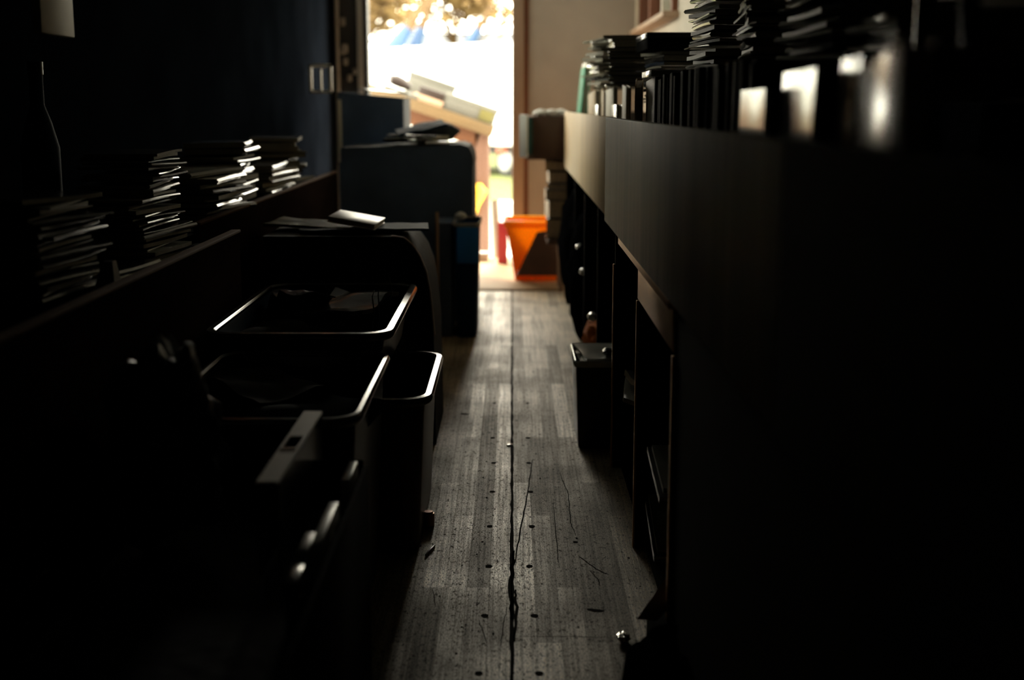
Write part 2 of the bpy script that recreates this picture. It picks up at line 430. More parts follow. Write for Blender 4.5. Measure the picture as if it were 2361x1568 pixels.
# window on the side wall
wf = bpy.data.objects.new('window_1', None); COL.objects.link(wf); wf.location = (XR, W0, WZ0); wf['kind'] = 'structure'
bm = B()
for y0 in (W0, 7.72, 8.42, W1 - .06):
    add_box2(bm, (XR - .035, y0, WZ0), (XR + .05, y0 + .06, WZ1), bev=.004, mi=0 if y0 != 7.72 else 1)
add_box2(bm, (XR - .035, W0, WZ1 - .05), (XR + .05, W1, WZ1), bev=.004)
part('frame', bm, ['red_brown', 'cream_paint'], wf)
bm = B(); add_box2(bm, (XR - .05, W1, WZ0 - .02), (XR + .0, W1 + .06, WZ1 + .06), bev=.004); part('jamb', bm, 'cream_paint', wf)
bm = B(); add_box2(bm, (XR - .09, W0 - .05, WZ0 - .03), (XR + .08, W1 + .02, WZ0), bev=.005); part('sill', bm, 'casing', wf)
bm = B(); add_box2(bm, (XR + .02, W0 + .06, WZ0), (XR + .024, W1 - .06, WZ1 - .05)); part('pane', bm, 'glass', wf)
bm = B(); add_box2(bm, (XR + .03, W0 + .05, WZ0), (XR + .085, W1 - .05, WZ1)); part('light_blocker', bm, 'red_brown', wf)  # panel added behind the pane to keep this window's light out

# the door leaf folded against the side, with its locking gear
dr = bpy.data.objects.new('door_1', None); COL.objects.link(dr); dr.location = (-1.13, YE - .1, 0); dr['kind'] = 'structure'
bm = B(); add_box2(bm, (-1.245, 9.2, 0.02), (-1.035, 9.30, 2.2), bev=.006); part('leaf', bm, 'door_leaf', dr)
bm = B(); add_box2(bm, (-1.066, 9.165, 0.02), (-1.026, 9.198, 2.2), bev=.006); part('edge_strip', bm, 'white_trans', dr)
bm = B(); add_box2(bm, (-1.025, 9.17, 0.02), (-.992, 9.3, 2.2), bev=.004); part('seal', bm, 'door_leaf', dr)
bm = B(); add_tube(bm, [(-1.205, 9.18, 0.1), (-1.205, 9.18, 2.2)], .017, 10); part('lock_rod', bm, 'hardware', dr)
for (px, py, s) in ((790, 50, .035), (795, 112, .04), (797, 142, .03), (819, 165, .028), (806, 180, .03), (790, 118, .03)):
    q = aty(px, py, 9.19)
    bm = B(); add_box(bm, (q.x, 9.185, q.z), (s, .04, s * 1.6), bev=.008); part('bolt_keeper', bm, 'hardware', dr)

# ------------------------------------------------------------------ outside
bm = B(); add_box2(bm, (-40, YE + 1.8, -0.5), (40, 90, -0.2)); o = struct('ground', bm, 'grass')
bm = B(); add_box2(bm, (-6, YE + .1, -0.35), (6, YE + 3.6, -0.19)); o = struct('pavement', bm, 'paving')

def box_truck():
    A, Bp = Vector((-3.05, 27.8, 0)), Vector((0.0, 24.0, 0))
    d = (Bp - A).normalized(); rz = math.atan2(d.y, d.x)
    t = thing('box_truck', 'white box truck parked on the grass beyond the doorway', 'truck', A + d * 1.3 + Vector((0, 0, -.2)), rz)
    def loc(b): bmesh.ops.transform(b, matrix=t.matrix_basis, verts=b.verts[:]); return b
    bm = B(); add_box2(bm, (-2.6, 0, .555), (4.2, 2.3, 2.43), bev=.05); part('cargo_body', loc(bm), 'van_white', t)
    bm = B(); add_box2(bm, (-2.5, .1, .40), (4.1, 2.2, .554)); part('chassis', loc(bm), 'tyre', t)
    for x in (-1.4, 3.35):
        for y in (.02, 2.0):
            bm = B()
            r = bmesh.ops.create_cone(bm, cap_ends=True, segments=28, radius1=.27, radius2=.27, depth=.22)
            bmesh.ops.transform(bm, matrix=xform((x, y + .12, .27), 0, R(90)), verts=bm.verts[:])
            w = part('wheel', loc(bm), 'tyre', t)
            bm = B()
            bmesh.ops.create_cone(bm, cap_ends=True, segments=20, radius1=.20, radius2=.17, depth=.06)
            bmesh.ops.transform(bm, matrix=xform((x, y - .0, .27), 0, R(90)), verts=bm.verts[:])
            part('hub', loc(bm), 'hub', w)
    bm = B(); add_box2(bm, (3.15, -.04, .42), (3.42, .02, .53), bev=.01); part('side_marker', loc(bm), 'orange_lens', t, label='orange side marker lamp')
    return t
box_truck()

def mast(a, b, r0, r1, label):
    bm = B()
    A, Bq = Vector(a), Vector(b)
    foot = A + (A - Bq) * ((A.z + .2) / (Bq.z - A.z))
    add_tube(bm, [foot, A, A.lerp(Bq, .6)], [r0, r0, (r0 + r1) / 2], 12)
    t = thing('leaning_post', label, 'post', foot, 0, 'blue leaning posts behind the truck')
    part('shaft', bm, 'blue_paint', t)
    bm = B(); add_tube(bm, [A.lerp(Bq, .58), Bq, Bq + (Bq - A) * .5], [(r0 + r1) / 2, r1, r1 * .6], 10); part('tip', bm, 'bark', t, label='brown tapering tip')
mast(aty(905, 115, 30), aty(965, 30, 30), .20, .07, 'blue leaning post behind the truck, nearest the door post')
mast(aty(952, 115, 30.5), aty(985, 30, 30.5), .17, .06, 'blue leaning post behind the truck, between the two others')
mast(aty(1080, 105, 31), aty(1118, 40, 31), .16, .06, 'blue leaning post behind the truck, nearest the beige wall')

sh = thing('shed', 'long low shed with blue-grey roof behind the white truck', 'shed', (0, 44, -.2))
bm = B(); add_box2(bm, (-3.2, 43, -.2), (7, 47, 2.7)); part('wall', bm, 'shed_wall', sh)
bm = B()
add_loft(bm, [[(-3.5, 42.6, 2.65), (-3.5, 45, 3.5), (-3.5, 47.4, 2.65)], [(7.3, 42.6, 2.65), (7.3, 45, 3.5), (7.3, 47.4, 2.65)]], cap0=True, cap1=True)
part('roof', bm, 'shed_roof', sh)

def tree(loc, h, seed, label):
    rn = random.Random(seed)
    t = thing('bare_tree', label, 'tree', loc, 0, 'trees behind the truck')
    bm = B(); ends = []
    def grow(p, d, ln, r, lv):
        q = p + d * ln * .5 + Vector((rn.uniform(-.1, .1), rn.uniform(-.1, .1), 0)) * ln
        e = p + d * ln
        add_tube(bm, [p, q, e], [r, r * .85, r * .65], 6)
        if lv == 0: ends.append(e); return
        for k in range(3 if lv > 1 else 4):
            nd = (d + Vector((rn.uniform(-1, 1), rn.uniform(-1, 1), rn.uniform(-.15, .7))) * .75).normalized()
            grow(e, nd, ln * rn.uniform(.6, .8), r * .6, lv - 1)
    grow(Vector(loc), Vector((0, 0, 1)), h * .22, h * .022, 4)
    part('trunk', bm, 'bark', t)
    bm = B()
    for e in ends:
        for k in range(11):
            c = e + Vector((rn.gauss(0, .4), rn.gauss(0, .4), rn.gauss(0, .4)))
            s = rn.uniform(.08, .24)
            T = xform(c, rn.uniform(0, 6), rn.uniform(0, 6))
            vs = [bm.verts.new(T @ Vector(v)) for v in ((-s, 0, 0), (0, -s * .5, 0), (s, 0, 0), (0, s * .5, 0))]
            bm.faces.new(vs)
    part('foliage', bm, 'leaf', t)
tree((-4.6, 35, -.2), 7.5, 11, 'tree with thin orange leaves behind the blue posts nearest the door post')
tree((-1.6, 41, -.2), 8.0, 12, 'bare tree behind the shed roof, midway along the doorway view')
tree((0.9, 35, -.2), 6.5, 13, 'orange-leaved tree behind the post nearest the beige wall')

tree((-6.5, 52, -.2), 9.5, 14, 'farthest orange-brown tree, beyond the shed towards the door post')
tree((3.0, 54, -.2), 9.5, 15, 'farthest orange-brown tree, beyond the shed towards the beige wall')

# slanting display table just outside the door
tb = thing('display_table', 'slanting wooden display table standing outside the open doorway', 'table', (-.5, 10.75, -.19))
P0, P1 = aty(905, 212, 10.4), aty(1140, 292, 10.4)
ang = math.atan2(P0.z - P1.z, P1.x - P0.x)
ln = (P1 - P0).length
Tt = Matrix.Translation(P0) @ Matrix.Rotation(ang, 4, 'Y')
bm = B(); add_box2(bm, (-.25, 0, -.085), (ln, .62, 0), T=Tt, bev=.004); part('table_top', bm, 'table_top', tb)
bm = B(); add_box2(bm, (-.2, .04, -.20), (ln - .09, .07, -.086), T=Tt); part('apron', bm, 'table_red', tb)
for (dx, dy) in ((ln - .10, .04), (ln - .10, .54), (-.15, .04), (-.15, .54)):
    q = Tt @ Vector((dx, dy, -.085))
    bm = B(); add_box2(bm, (q.x - .035, q.y, -.19), (q.x + .075 if dx > 0 else q.x + .035, q.y + .06, q.z), bev=.004)
    part('leg', bm, ['leg_pale'] if dx > 0 else ['table_red'], tb)
bm = B(); q = Tt @ Vector((ln - .10, 0, 0)); q2 = Tt @ Vector((-.15, 0, 0))
add_box2(bm, (q2.x, 10.46, .30), (q.x, 10.50, .36)); part('stretcher', bm, 'table_red', tb)
def on_table(lx0, lx1, y0, y1, h, name, m, label, cat, bev=.006, z0=0.001, ry=0):
    bm = B(); add_box2(bm, (lx0, y0, z0), (lx1, y1, z0 + h), bev=bev)
    bmesh.ops.transform(bm, matrix=Tt @ Matrix.Rotation(ry, 4, 'Y'), verts=bm.verts[:])
    return solo(name, bm, m, label, cat, loc=Tt @ Vector(((lx0 + lx1) / 2, (y0 + y1) / 2, z0)))
def lid_box(lx0, lx1, y0, y1, h, label, lm=None):
    t = thing('carton', label, 'box', Tt @ Vector(((lx0 + lx1) / 2, y0, 0.001)), 0, ry=ang)
    bm = B(); add_box2(bm, (lx0, y0, 0.001), (lx1, y1, h), T=Tt, bev=.004); part('body', bm, 'carton_white', t)
    bm = B(); add_box2(bm, (lx0 - .006, y0 - .006, h - .03), (lx1 + .006, y1 + .006, h + .004), T=Tt, bev=.003); part('lid', bm, 'carton_white', t)
    if lm:
        bm = B(); add_box2(bm, (lx1 - .13, y0 - .009, .015), (lx1 - .02, y0 - .001, h - .03), T=Tt); part('printed_label', bm, lm, t, label='yellow label')
lid_box(.40, .83, .06, .40, .13, 'low white carton with yellow label on the slanting table', 'yellow_label')
lid_box(.05, .44, .44, .58, .20, 'white carton at the back of the slanting table behind the brown book')
on_table(.16, .40, .04, .26, .05, 'book', 'casing', 'pinkish-tan book lying under the brown book on slanting table', 'book')
on_table(.19, .40, .05, .25, .065, 'book', 'brown_leather', 'thick dark brown book on top of the pinkish-tan book', 'book', z0=.052)
on_table(-.08, .20, .03, .28, .035, 'book', 'carton_white', 'flat pale book on upper end of the slanting table', 'book')
bm = B()
add_tube(bm, [Tt @ Vector(p) for p in ((-.06, .10, .088), (-.01, .12, .092), (.05, .13, .086), (.11, .15, .070))], [.035, .048, .045, .022], 12)
solo('rolled_bag', bm, 'brown_leather', 'dark rolled leather bag lying at the upper end of slanting table', 'bag', loc=Tt @ Vector((.05, .12, .036)))
# yellow cloth hanging from the table leg
def blob(c, s, seed, amp=.25, sub=3, fr=2.2):
    bm = B(); bmesh.ops.create_icosphere(bm, subdivisions=sub, radius=1.0)
    for v in bm.verts:
        n = noise.fractal(v.co * fr + Vector((seed * 7.1, seed * 3.3, 0)), 0.8, 2.0, 4)
        v.co = v.co * (1 + amp * n)
        v.co = Vector((v.co.x * s[0], v.co.y * s[1], v.co.z * s[2])) + Vector(c)
    return bm
bm = B()
ring = []
for i, (px, py, w) in enumerate(((1102, 424, 16), (1104, 440, 34), (1100, 458, 26), (1096, 475, 18), (1090, 492, 20), (1086, 500, 8))):
    c = aty(px, py, 10.40); w = w * 10.4 / 3000 / 2
    ring.append([(c.x + w * math.cos(a) * (1 + .2 * math.sin(3 * a + i)), 10.40 + .05 * math.sin(a), c.z) for a in [2 * math.pi * k / 12 for k in range(12)]])
add_loft(bm, ring, cap0=True, cap1=True)
solo('cloth', bm, 'yellow', 'yellow crumpled cloth hanging from the slanting table leg', 'cloth', loc=aty(1102, 424, 10.4))
# pale roll and pink folder at the threshold
a0 = aty(1146, 596, 9.2); bm = B()
add_tube(bm, [(a0.x, 9.42, -.0), (a0.x - .02, 9.47, .42)], .035, 16); solo('paper_roll', bm, 'white_box', 'white paper roll standing at the door sill beside the orange bin', 'roll', loc=(a0.x, 9.42, 0))
bm = B(); add_box2(bm, (-.10, 9.0, .0125), (-.03, 9.06, .30), bev=.004)
solo('folder', bm, 'pink', 'pink folder standing upright against the side of orange bin', 'folder', loc=(-.06, 9.03, .0125))
bm = B(); q = aty(1110, 596, 9.25); add_box2(bm, (q.x - .07, 9.15, .0125), (q.x + .05, 9.28, .07), bev=.006)
solo('paper_pad', bm, 'white_box', 'small white paper pad on the tan sill board', 'paper pad', loc=(q.x, 9.2, .0125))
q = aty(1160, 468, 12.0)
bm = B(); add_box2(bm, (q.x - .12, 11.9, -.19), (q.x + .45, 12.2, .22), bev=.01)
solo('storage_box', bm, 'white_box', 'white box standing on the paving outside beyond paper roll', 'box', loc=(q.x, 12, -.19))

# ------------------------------------------------------------------ the tall bin along one side (plywood fronts)
XF, ZT = 0.30, 1.063
ZB = 0.75
Yj = 4.06
fu = thing('display_bin', 'long book bin with pale tan plywood front nearest the doorway', 'book bin', (.6, 5.8, 0))
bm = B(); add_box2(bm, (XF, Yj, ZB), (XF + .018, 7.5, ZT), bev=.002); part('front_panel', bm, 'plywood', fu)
bm = B(); add_box2(bm, (XF + .018, Yj, .78), (XR - .005, 7.5, .80)); part('deck', bm, 'dark_wood', fu)
bm = B(); add_box2(bm, (XF + .018, 7.48, ZB), (XR - .005, 7.5, ZT)); part('end_panel', bm, 'dark_wood', fu)
for y in (4.72, 5.6, 6.5, 7.46):
    bm = B(); add_box2(bm, (XF + .012, y, 0), (XR - .005, y + .02, .78)); part('divider', bm, 'black_board', fu)
nu = thing('display_bin', 'long book bin with stained grey plywood front and recessed rail', 'book bin', (.6, 2.4, 0))
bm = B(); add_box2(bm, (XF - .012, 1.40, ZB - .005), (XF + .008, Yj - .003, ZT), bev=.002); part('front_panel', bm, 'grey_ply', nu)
bm = B(); add_box2(bm, (XF + .008, .5, .78), (XR - .005, Yj - .003, .80)); part('deck', bm, 'dark_wood', nu)
bm = B(); add_box2(bm, (XF - .004, 2.44, ZB - .032), (XF + .03, 3.62, ZB - .006), bev=.002); part('rail', bm, 'rail', nu, label='tan wooden rail')
bm = B(); add_box2(bm, (XF + .006, 2.44, ZB - .115), (XF + .026, 3.14, ZB - .033), bev=.002); part('apron', bm, 'rail', nu, label='tan wooden board below rail')
for y, w in ((2.42, .02), (3.14, .014), (3.88, .014)):
    bm = B(); add_box2(bm, (XF + .01, y, 0), (XR - .005, y + w, .78 if y > 3.2 else ZB - .035)); part('divider', bm, 'black_board', nu)
    bm = B(); add_box2(bm, (XF + .004, y, 0), (XF + .0095, y + w, ZB - .12), bev=.001); part('edge_band', bm, 'rail', nu, label='bare wood front edge')
bm = B(); add_box2(bm, (XF + .012, .5, 0), (XF + .03, 2.419, ZB + .0)); part('lower_front', bm, 'black_board', nu)
bm = B(); add_box2(bm, (XF - .012, .5, ZB - .005), (XF + .008, 1.395, ZT)); part('end_front', bm, 'black_board', nu, label='black front board')  # near-black board continuing the front past the grey panel
bm = B(); add_box2(bm, (XF + .03, 2.44, .02), (XR - .005, 3.88, .035)); part('bottom_shelf', bm, 'black_board', nu)

# ------------------------------------------------------------------ the low table along the other side
XN, XFar, ZL, ZF = -.755, -.87, .753, .770
lt = thing('display_table', 'long low table with dark brown front board, standing nearest', 'table', (-.95, 2.4, 0))
bm = B(); add_box2(bm, (XN - .018, .6, .36), (XN, 3.60, ZL), bev=.002); part('front_board', bm, 'table_front', lt)
bm = B(); add_box2(bm, (XN - .022, .6, ZL), (XN + .004, 3.60, ZL + .008), bev=.002); part('rim', bm, 'brown_rim', lt)
bm = B(); add_box2(bm, (XL + .005, .6, ZL - .05), (XN - .0185, 3.60, ZL - .03)); part('deck', bm, 'black_board', lt)
for y in (.65, 3.5):
    bm = B(); add_box2(bm, (XN - .06, y, 0), (XN - .02, y + .05, .74)); part('leg', bm, 'dark_wood', lt)
lf = thing('display_table', 'set-back low table with dark brown front board, towards the doorway', 'table', (-1.0, 5, 0))
bm = B(); add_box2(bm, (XFar - .018, 3.62, .30), (XFar, 6.5, ZF), bev=.002); part('front_board', bm, 'table_front', lf)
bm = B(); add_box2(bm, (XFar - .022, 3.62, ZF), (XFar + .004, 6.5, ZF + .008), bev=.002); part('rim', bm, 'brown_rim', lf)
bm = B(); add_box2(bm, (XL + .005, 3.62, ZF - .05), (XFar - .0185, 6.5, ZF - .03)); part('deck', bm, 'black_board', lf)
for y in (3.7, 6.4):
    bm = B(); add_box2(bm, (XFar - .06, y, 0), (XFar - .02, y + .05, .74)); part('leg', bm, 'dark_wood', lf)

# ------------------------------------------------------------------ magazines and books
def mag_mesh(name, w, l, t, curl, mats, seed, spine=1):
    """thin magazine: spine side +1 is +X, -1 is -X; slot 0 cover, slot 1 page edges"""
    rn = random.Random(seed); bm = B(); n = 5
    ph = rn.uniform(0, 6)
    def zz(x, y): return curl * (1 - math.cos(3.0 * y / l + ph)) * .25 + curl * .2 * (x / w) * math.sin(ph)
    def grid(dz):
        return [[bm.verts.new((-w / 2 + w * i / n, -l / 2 + l * j / n, dz + zz(-w / 2 + w * i / n, -l / 2 + l * j / n))) for j in range(n + 1)] for i in range(n + 1)]
    lo, hi = grid(0), grid(t)
    for i in range(n):
        for j in range(n):
            bm.faces.new((lo[i][j], lo[i][j + 1], lo[i + 1][j + 1], lo[i + 1][j]))
            bm.faces.new((hi[i][j], hi[i + 1][j], hi[i + 1][j + 1], hi[i][j + 1]))
    for j in range(n):
        for i, s in ((0, -1), (n, 1)):
            if s == spine:
                a, b = lo[i][j], lo[i][j + 1]; c, d = hi[i][j + 1], hi[i][j]
                m1 = [bm.verts.new((v0.co + v1.co) / 2 + Vector((s * t * .35, 0, 0))) for v0, v1 in ((a, d), (b, c))]
                bm.faces.new((a, b, m1[1], m1[0])); bm.faces.new((m1[0], m1[1], c, d))
            else:
                bm.faces.new((lo[i][j], lo[i][j + 1], hi[i][j + 1], hi[i][j])).material_index = 1
    for i in range(n):
        for j in (0, n):
            bm.faces.new((lo[i][j], lo[i + 1][j], hi[i + 1][j], hi[i][j])).material_index = 1
    bmesh.ops.remove_doubles(bm, verts=bm.verts[:], dist=1e-5)
    return finish(name, bm, mats)
MAGS = {}
def get_mag(kind, cov, t, size, spine, curl):
    key = (kind, cov, round(t, 4), size, spine, curl)
    if key not in MAGS:
        MAGS[key] = mag_mesh('magazine', size[0], size[1], t, curl, [cov, 'page_edge'], sum(map(ord, str(key))), spine)
    return MAGS[key]
def stack(base, rz, n, group, desc, spine, pal, size=(.21, .28), tr=(.006, .014), jit=(.012, .12), lean=(0, 0), tilt=.02, curl=.01, word='magazine'):
    """n things one on another; the spine (or page edges) towards the aisle"""
    rn = random.Random(sum(map(ord, desc)))
    z = base[2] + (.004 if base[2] < .8 else 0); out = []
    for k in range(n):
        t = rn.choice([tr[0], (tr[0] + tr[1]) / 2, tr[1]]); t = round(t, 4)
        cov = rn.choice(pal); sp = spine if rn.random() < .72 else -spine
        me = get_mag('m', cov, t, size, sp, curl)
        o = bpy.data.objects.new(word, me); COL.objects.link(o)
        o.location = (base[0] + lean[0] * k / n + rn.uniform(-jit[0], jit[0]), base[1] + lean[1] * k / n + rn.uniform(-jit[0], jit[0]), z)
        o.rotation_euler = (rn.uniform(-tilt, tilt) * .3, rn.uniform(-tilt, tilt) * .3, rz + rn.uniform(-jit[1], jit[1]))
        z += t + rn.uniform(.0006, .003) + curl * .12
        k2 = n - k
        nm = 'topmost' if k2 == 1 else ordinal(k2)
        tag(o, f'{nm} {word} down in {desc}' if k2 > 1 else f'topmost {word} of {desc}', word, group)
        out.append(o)
    return z
DARK = ['cover_black', 'cover_black', 'cover_black', 'cover_grey', 'cover_blue']
MIX = ['cover_black', 'cover_black', 'cover_grey', 'cover_pale', 'cover_blue']
OLIVE = ['cover_olive', 'cover_black', 'cover_olive', 'cover_grey', 'cover_pale']
def carton(lo, hi, label, m='navy_card', flaps=True):
    c = ((lo[0] + hi[0]) / 2, (lo[1] + hi[1]) / 2, lo[2])
    t = thing('carton', label, 'box', c)
    bm = B(); add_box2(bm, lo, hi, bev=.004); part('body', bm, m, t)
    bm = B(); ym = (lo[1] + hi[1]) / 2
    add_box2(bm, (lo[0] + .002, lo[1] + .002, hi[2]), (hi[0] - .002, ym - .002, hi[2] + .003)); add_box2(bm, (lo[0] + .002, ym + .002, hi[2]), (hi[0] - .002, hi[1] - .002, hi[2] + .003))
    part('flap', bm, m, t)
    return t
# cartons at the back of the tall bin carry the stacks
for (y0, y1, lab) in ((1.55, 2.40, 'dark closed carton at the back of grey-fronted bin, nearest the black end board'),
                      (2.43, 3.20, 'dark closed carton in the middle of the grey-fronted bin'),
                      (3.24, 4.0, 'dark closed carton of the grey-fronted bin beside the tan-fronted bin'),
                      (4.12, 5.1, 'dark closed carton in the tan-fronted bin beside the grey-fronted bin')):
    carton((.55, y0, .801), (.88, y1, 1.10), lab)
ZS = 1.104
stack((.585, 3.45, ZS), R(4), 44, 'magazines in the tallest stack of the grey-fronted bin', 'the tallest stack in the grey-fronted bin', -1, MIX, tr=(.004, .010), lean=(.02, 0))
stack((.60, 2.85, ZS), R(-8), 18, 'magazines in the sparse stack next to the tallest stack', 'the shorter stack next to the tallest stack', -1, OLIVE + DARK, tr=(.005, .015))
stack((.61, 2.30, ZS), R(6), 18, 'magazines in the olive stack of the grey-fronted bin', 'the olive-lined stack in the grey-fronted bin', -1, OLIVE, tr=(.008, .018))
stack((.63, 1.92, ZS), R(-4), 7, 'magazines in the low stack above the white sleeves', 'the low stack behind the bright white sleeves', -1, OLIVE, tr=(.010, .02))
zflat = stack((.58, 4.50, ZS), R(10), 14, 'magazines in the stack under the flat black box', 'the stack carrying the flat black box', -1, MIX, tr=(.006, .014))

# hardback books standing in the bins
def book_proto(name, w, h, t, cov, pages='paper'):
    """upright book, spine on +X, cover faces +-Y, base at the origin"""
    t0 = thing(name, 'book', 'book')
    bm = B()
    for s in (-1, 1): add_box(bm, (0, s * (t / 2 - .0015), h / 2), (w, .003, h), bev=.0008)
    add_box(bm, (w / 2 - .0015, 0, h / 2), (.003, t - .002, h), bev=.0008)
    part('cover', bm, cov, t0, False)
    bm = B(); add_box(bm, (-.003, 0, h / 2), (w - .012, t - .0065, h - .010), bev=.0008); part('pages', bm, pages, t0, False)
    return t0
PROTO = {}
def book(kind, loc, rz, label, group, rx=0, ry=0):
    spec = {'black': (.17, .25, .030, 'cover_matte', 'paper'), 'thinblack': (.17, .242, .024, 'cover_matte', 'paper'),
            'grey': (.16, .24, .024, 'cover_grey', 'paper'), 'brown': (.16, .23, .034, 'cover_brown', 'old_paper'),
            'old': (.15, .235, .045, 'cover_brown', 'old_paper'), 'olive': (.15, .21, .03, 'cover_olive', 'old_paper'),
            'pale': (.17, .26, .03, 'cover_pale', 'paper'), 'green': (.17, .27, .04, 'cover_green', 'paper'),
            'tan': (.30, .245, .022, 'old_paper', 'paper'), 'cream': (.26, .25, .016, 'paper', 'paper'), 'wide': (.24, .19, .03, 'cover_black', 'paper'),
            'dgreen': (.16, .24, .04, 'dark_green', 'paper'), 'blue': (.16, .24, .03, 'cover_blue', 'paper')}[kind]
    if kind not in PROTO:
        o = PROTO[kind] = book_proto('book', *spec)
    else:
        o = copy_tree(PROTO[kind])
    o.matrix_world = xform(loc, rz, rx, ry)
    o['label'] = label; o['category'] = 'book'
    if group: o['group'] = group
    elif 'group' in o: del o['group']
    return o

# the row of black books standing behind the grey front
bm = B(); add_box2(bm, (.345, 1.98, .801), (.545, 4.04, .92), bev=.003)
solo('riser', bm, 'black_board', 'long black box riser under the dark books of the grey-fronted bin', 'riser', loc=(.445, 3, .801))
y = 2.05; rn = random.Random(5); row = []
while y < 3.44:
    row.append(y); y += rn.uniform(.034, .046)
for i, yy in enumerate(row):
    kd = rn.choice(['black', 'black', 'thinblack'])
    book(kd, (.452 + rn.uniform(-.012, .012), yy, .921), R(180 + rn.uniform(-2, 2)), f'{ordinal(i + 1)} dark book, counted from the white sleeves, standing in grey-fronted bin', 'dark books standing behind the grey front', rx=R(rn.uniform(-4, 2)))
PB = 'pale books leaning at the bin fronts'
book('tan', (.372, 3.87, .9215), R(84), 'tan book leaning at the far corner of the grey-fronted bin', PB, ry=R(-5))
book('cream', (.385, 3.56, .9215), R(91), 'cream book standing between the tan book and the dark row', PB, ry=R(3))
book('cream', (.410, 3.60, .9215), R(86), 'second cream book pressed behind the cream book in the bin', PB, ry=R(1))
bm = B(); add_box2(bm, (.362, 3.45, 1.173), (.47, 3.70, 1.190), bev=.002)
solo('white_card', bm, 'white_gloss', 'glossy white card box lying across the tops of the cream books', 'card box', loc=(.41, 3.57, 1.173))

# pale books in the tan-fronted bin
FB = 'books leaning in the tan-fronted bin'
bm = B(); add_box2(bm, (.335, 4.10, .801), (.545, 7.44, .91), bev=.003)
solo('riser', bm, 'black_board', 'long black box riser under the books of the tan-fronted bin', 'riser', loc=(.44, 5.8, .801))
for i, (kd, yy, rz, rx, ry, lab) in enumerate((
        ('cream', 4.30, 88, 0, -2, 'cream book in the tan-fronted bin beside the bin join'),
        ('wide', 4.62, 90, 0, 0, 'short black book in the tan-fronted bin between cream books'),
        ('cream', 4.93, 92, 0, 3, 'cream book beyond the short black book in tan-fronted bin'),
        ('tan', 5.28, 88, 0, -4, 'tan book leaning in the middle of the tan-fronted bin'),
        ('wide', 5.62, 90, 0, 0, 'black book standing beyond the tan book in tan-fronted bin'),
        ('tan', 5.98, 93, 0, 4, 'tan book beyond the second black book in tan-fronted bin'),
        ('cream', 6.32, 86, 0, -3, 'cream book next to the green folder in tan-fronted bin'))):
    book(kd, (.372, yy, .9115), R(rz), lab, FB, R(rx), R(ry))
gf = thing('folder', 'bright green folder leaning over the doorway end of tan-fronted bin', 'folder', (.337, 6.90, .9115), 0, None, 0, R(5))
bm = B(); add_box(bm, (0, 0, .19), (.004, .44, .38), bev=.001); add_box(bm, (.028, 0, .19), (.004, .44, .38), bev=.001); add_box(bm, (.014, .218, .19), (.03, .004, .38)); part('cover', bm, 'cover_green', gf, False)
bm = B(); add_box(bm, (.014, -.01, .205), (.022, .40, .40), bev=.001); part('papers', bm, 'paper', gf, False)
bm = B()
for k, (dx, dz) in enumerate(((0, .44), (.012, .47), (.022, .45))): add_box(bm, (.425 + dx, 6.60 + .02 * k, .9115 + dz / 2), (.003, .30, dz))
solo('paper_sheets', bm, 'white_trans', 'loose white sheets standing behind the bright green folder', 'paper', loc=(.435, 6.62, .9115))
stack((.452, 5.75, 1.165), R(5), 18, 'papers in the pale stack of the tan-fronted bin', 'the pale stack beside the green folder', -1, ['cover_pale', 'cover_black', 'cover_grey', 'cover_brown', 'cover_pale'], tr=(.006, .012), size=(.19, .26), jit=(.022, .3), tilt=.10)
stack((.46, 4.95, 1.165), R(-6), 14, 'magazines in the black and white stack of the tan-fronted bin', 'the glossy stack above the short black book', -1, MIX, tr=(.006, .013), size=(.2, .27), jit=(.012, .12))
# flat black box across the stacks
bm = B(); add_box2(bm, (.44, 4.33, zflat + .004), (.80, 4.72, zflat + .054), bev=.004)
flat = thing('flat_box', 'flat black box lying across the stacks in the bin', 'box', (.6, 4.5, zflat + .004))
part('body', bm, 'black_board', flat)
bm = B(); add_box2(bm, (.437, 4.327, zflat + .039), (.803, 4.723, zflat + .057), bev=.003); part('lid', bm, 'cover_black', flat)

# bright white plastic sleeves standing along the front of the bin
def sleeve(y0, y1, x0, ztop, lean_y, lean_x, label, bow=0.0, yaw=0.05):
    """a bagged magazine standing nearly parallel to the aisle"""
    bm = B(); n = 8; h = ztop - .80
    def pt(u, v, off):
        x = x0 + yaw * (y0 + (y1 - y0) * u - (y0 + y1) / 2) + lean_x * v * h + bow * math.sin(math.pi * u) * math.sin(math.pi * min(v, 1)) + off + .0007 * math.sin(7 * u + 4 * v)
        return (x, y0 + (y1 - y0) * u + lean_y * v * h, .8012 + v * h)
    fr = [[bm.verts.new(pt(i / n, j / n, 0)) for i in range(n + 1)] for j in range(n + 1)]
    bk = [[bm.verts.new(pt(i / n, j / n, .007)) for i in range(n + 1)] for j in range(n + 1)]
    for j in range(n):
        for i in range(n):
            bm.faces.new((fr[j][i], fr[j][i + 1], fr[j + 1][i + 1], fr[j + 1][i]))
            bm.faces.new((bk[j][i], bk[j + 1][i], bk[j + 1][i + 1], bk[j][i + 1]))
    for i in range(n):
        for j in (0, n):
            bm.faces.new((fr[j][i], bk[j][i], bk[j][i + 1], fr[j][i + 1])); bm.faces.new((fr[i][j], fr[i + 1][j], bk[i + 1][j], bk[i][j]))
    t = thing('magazine_sleeve', label, 'magazine', (x0, (y0 + y1) / 2, .801), 0, 'white sleeved magazines at the bin front')
    part('sleeve', bm, 'white_gloss', t)
    bm = B()
    a, b = pt(.02, .93, .0095), pt(.98, .93, .0095)
    add_tube(bm, [a, pt(.5, .93, .0095), b], .0025, 6); part('seal', bm, 'cover_grey', t, label='folded sleeve seal')
    return t
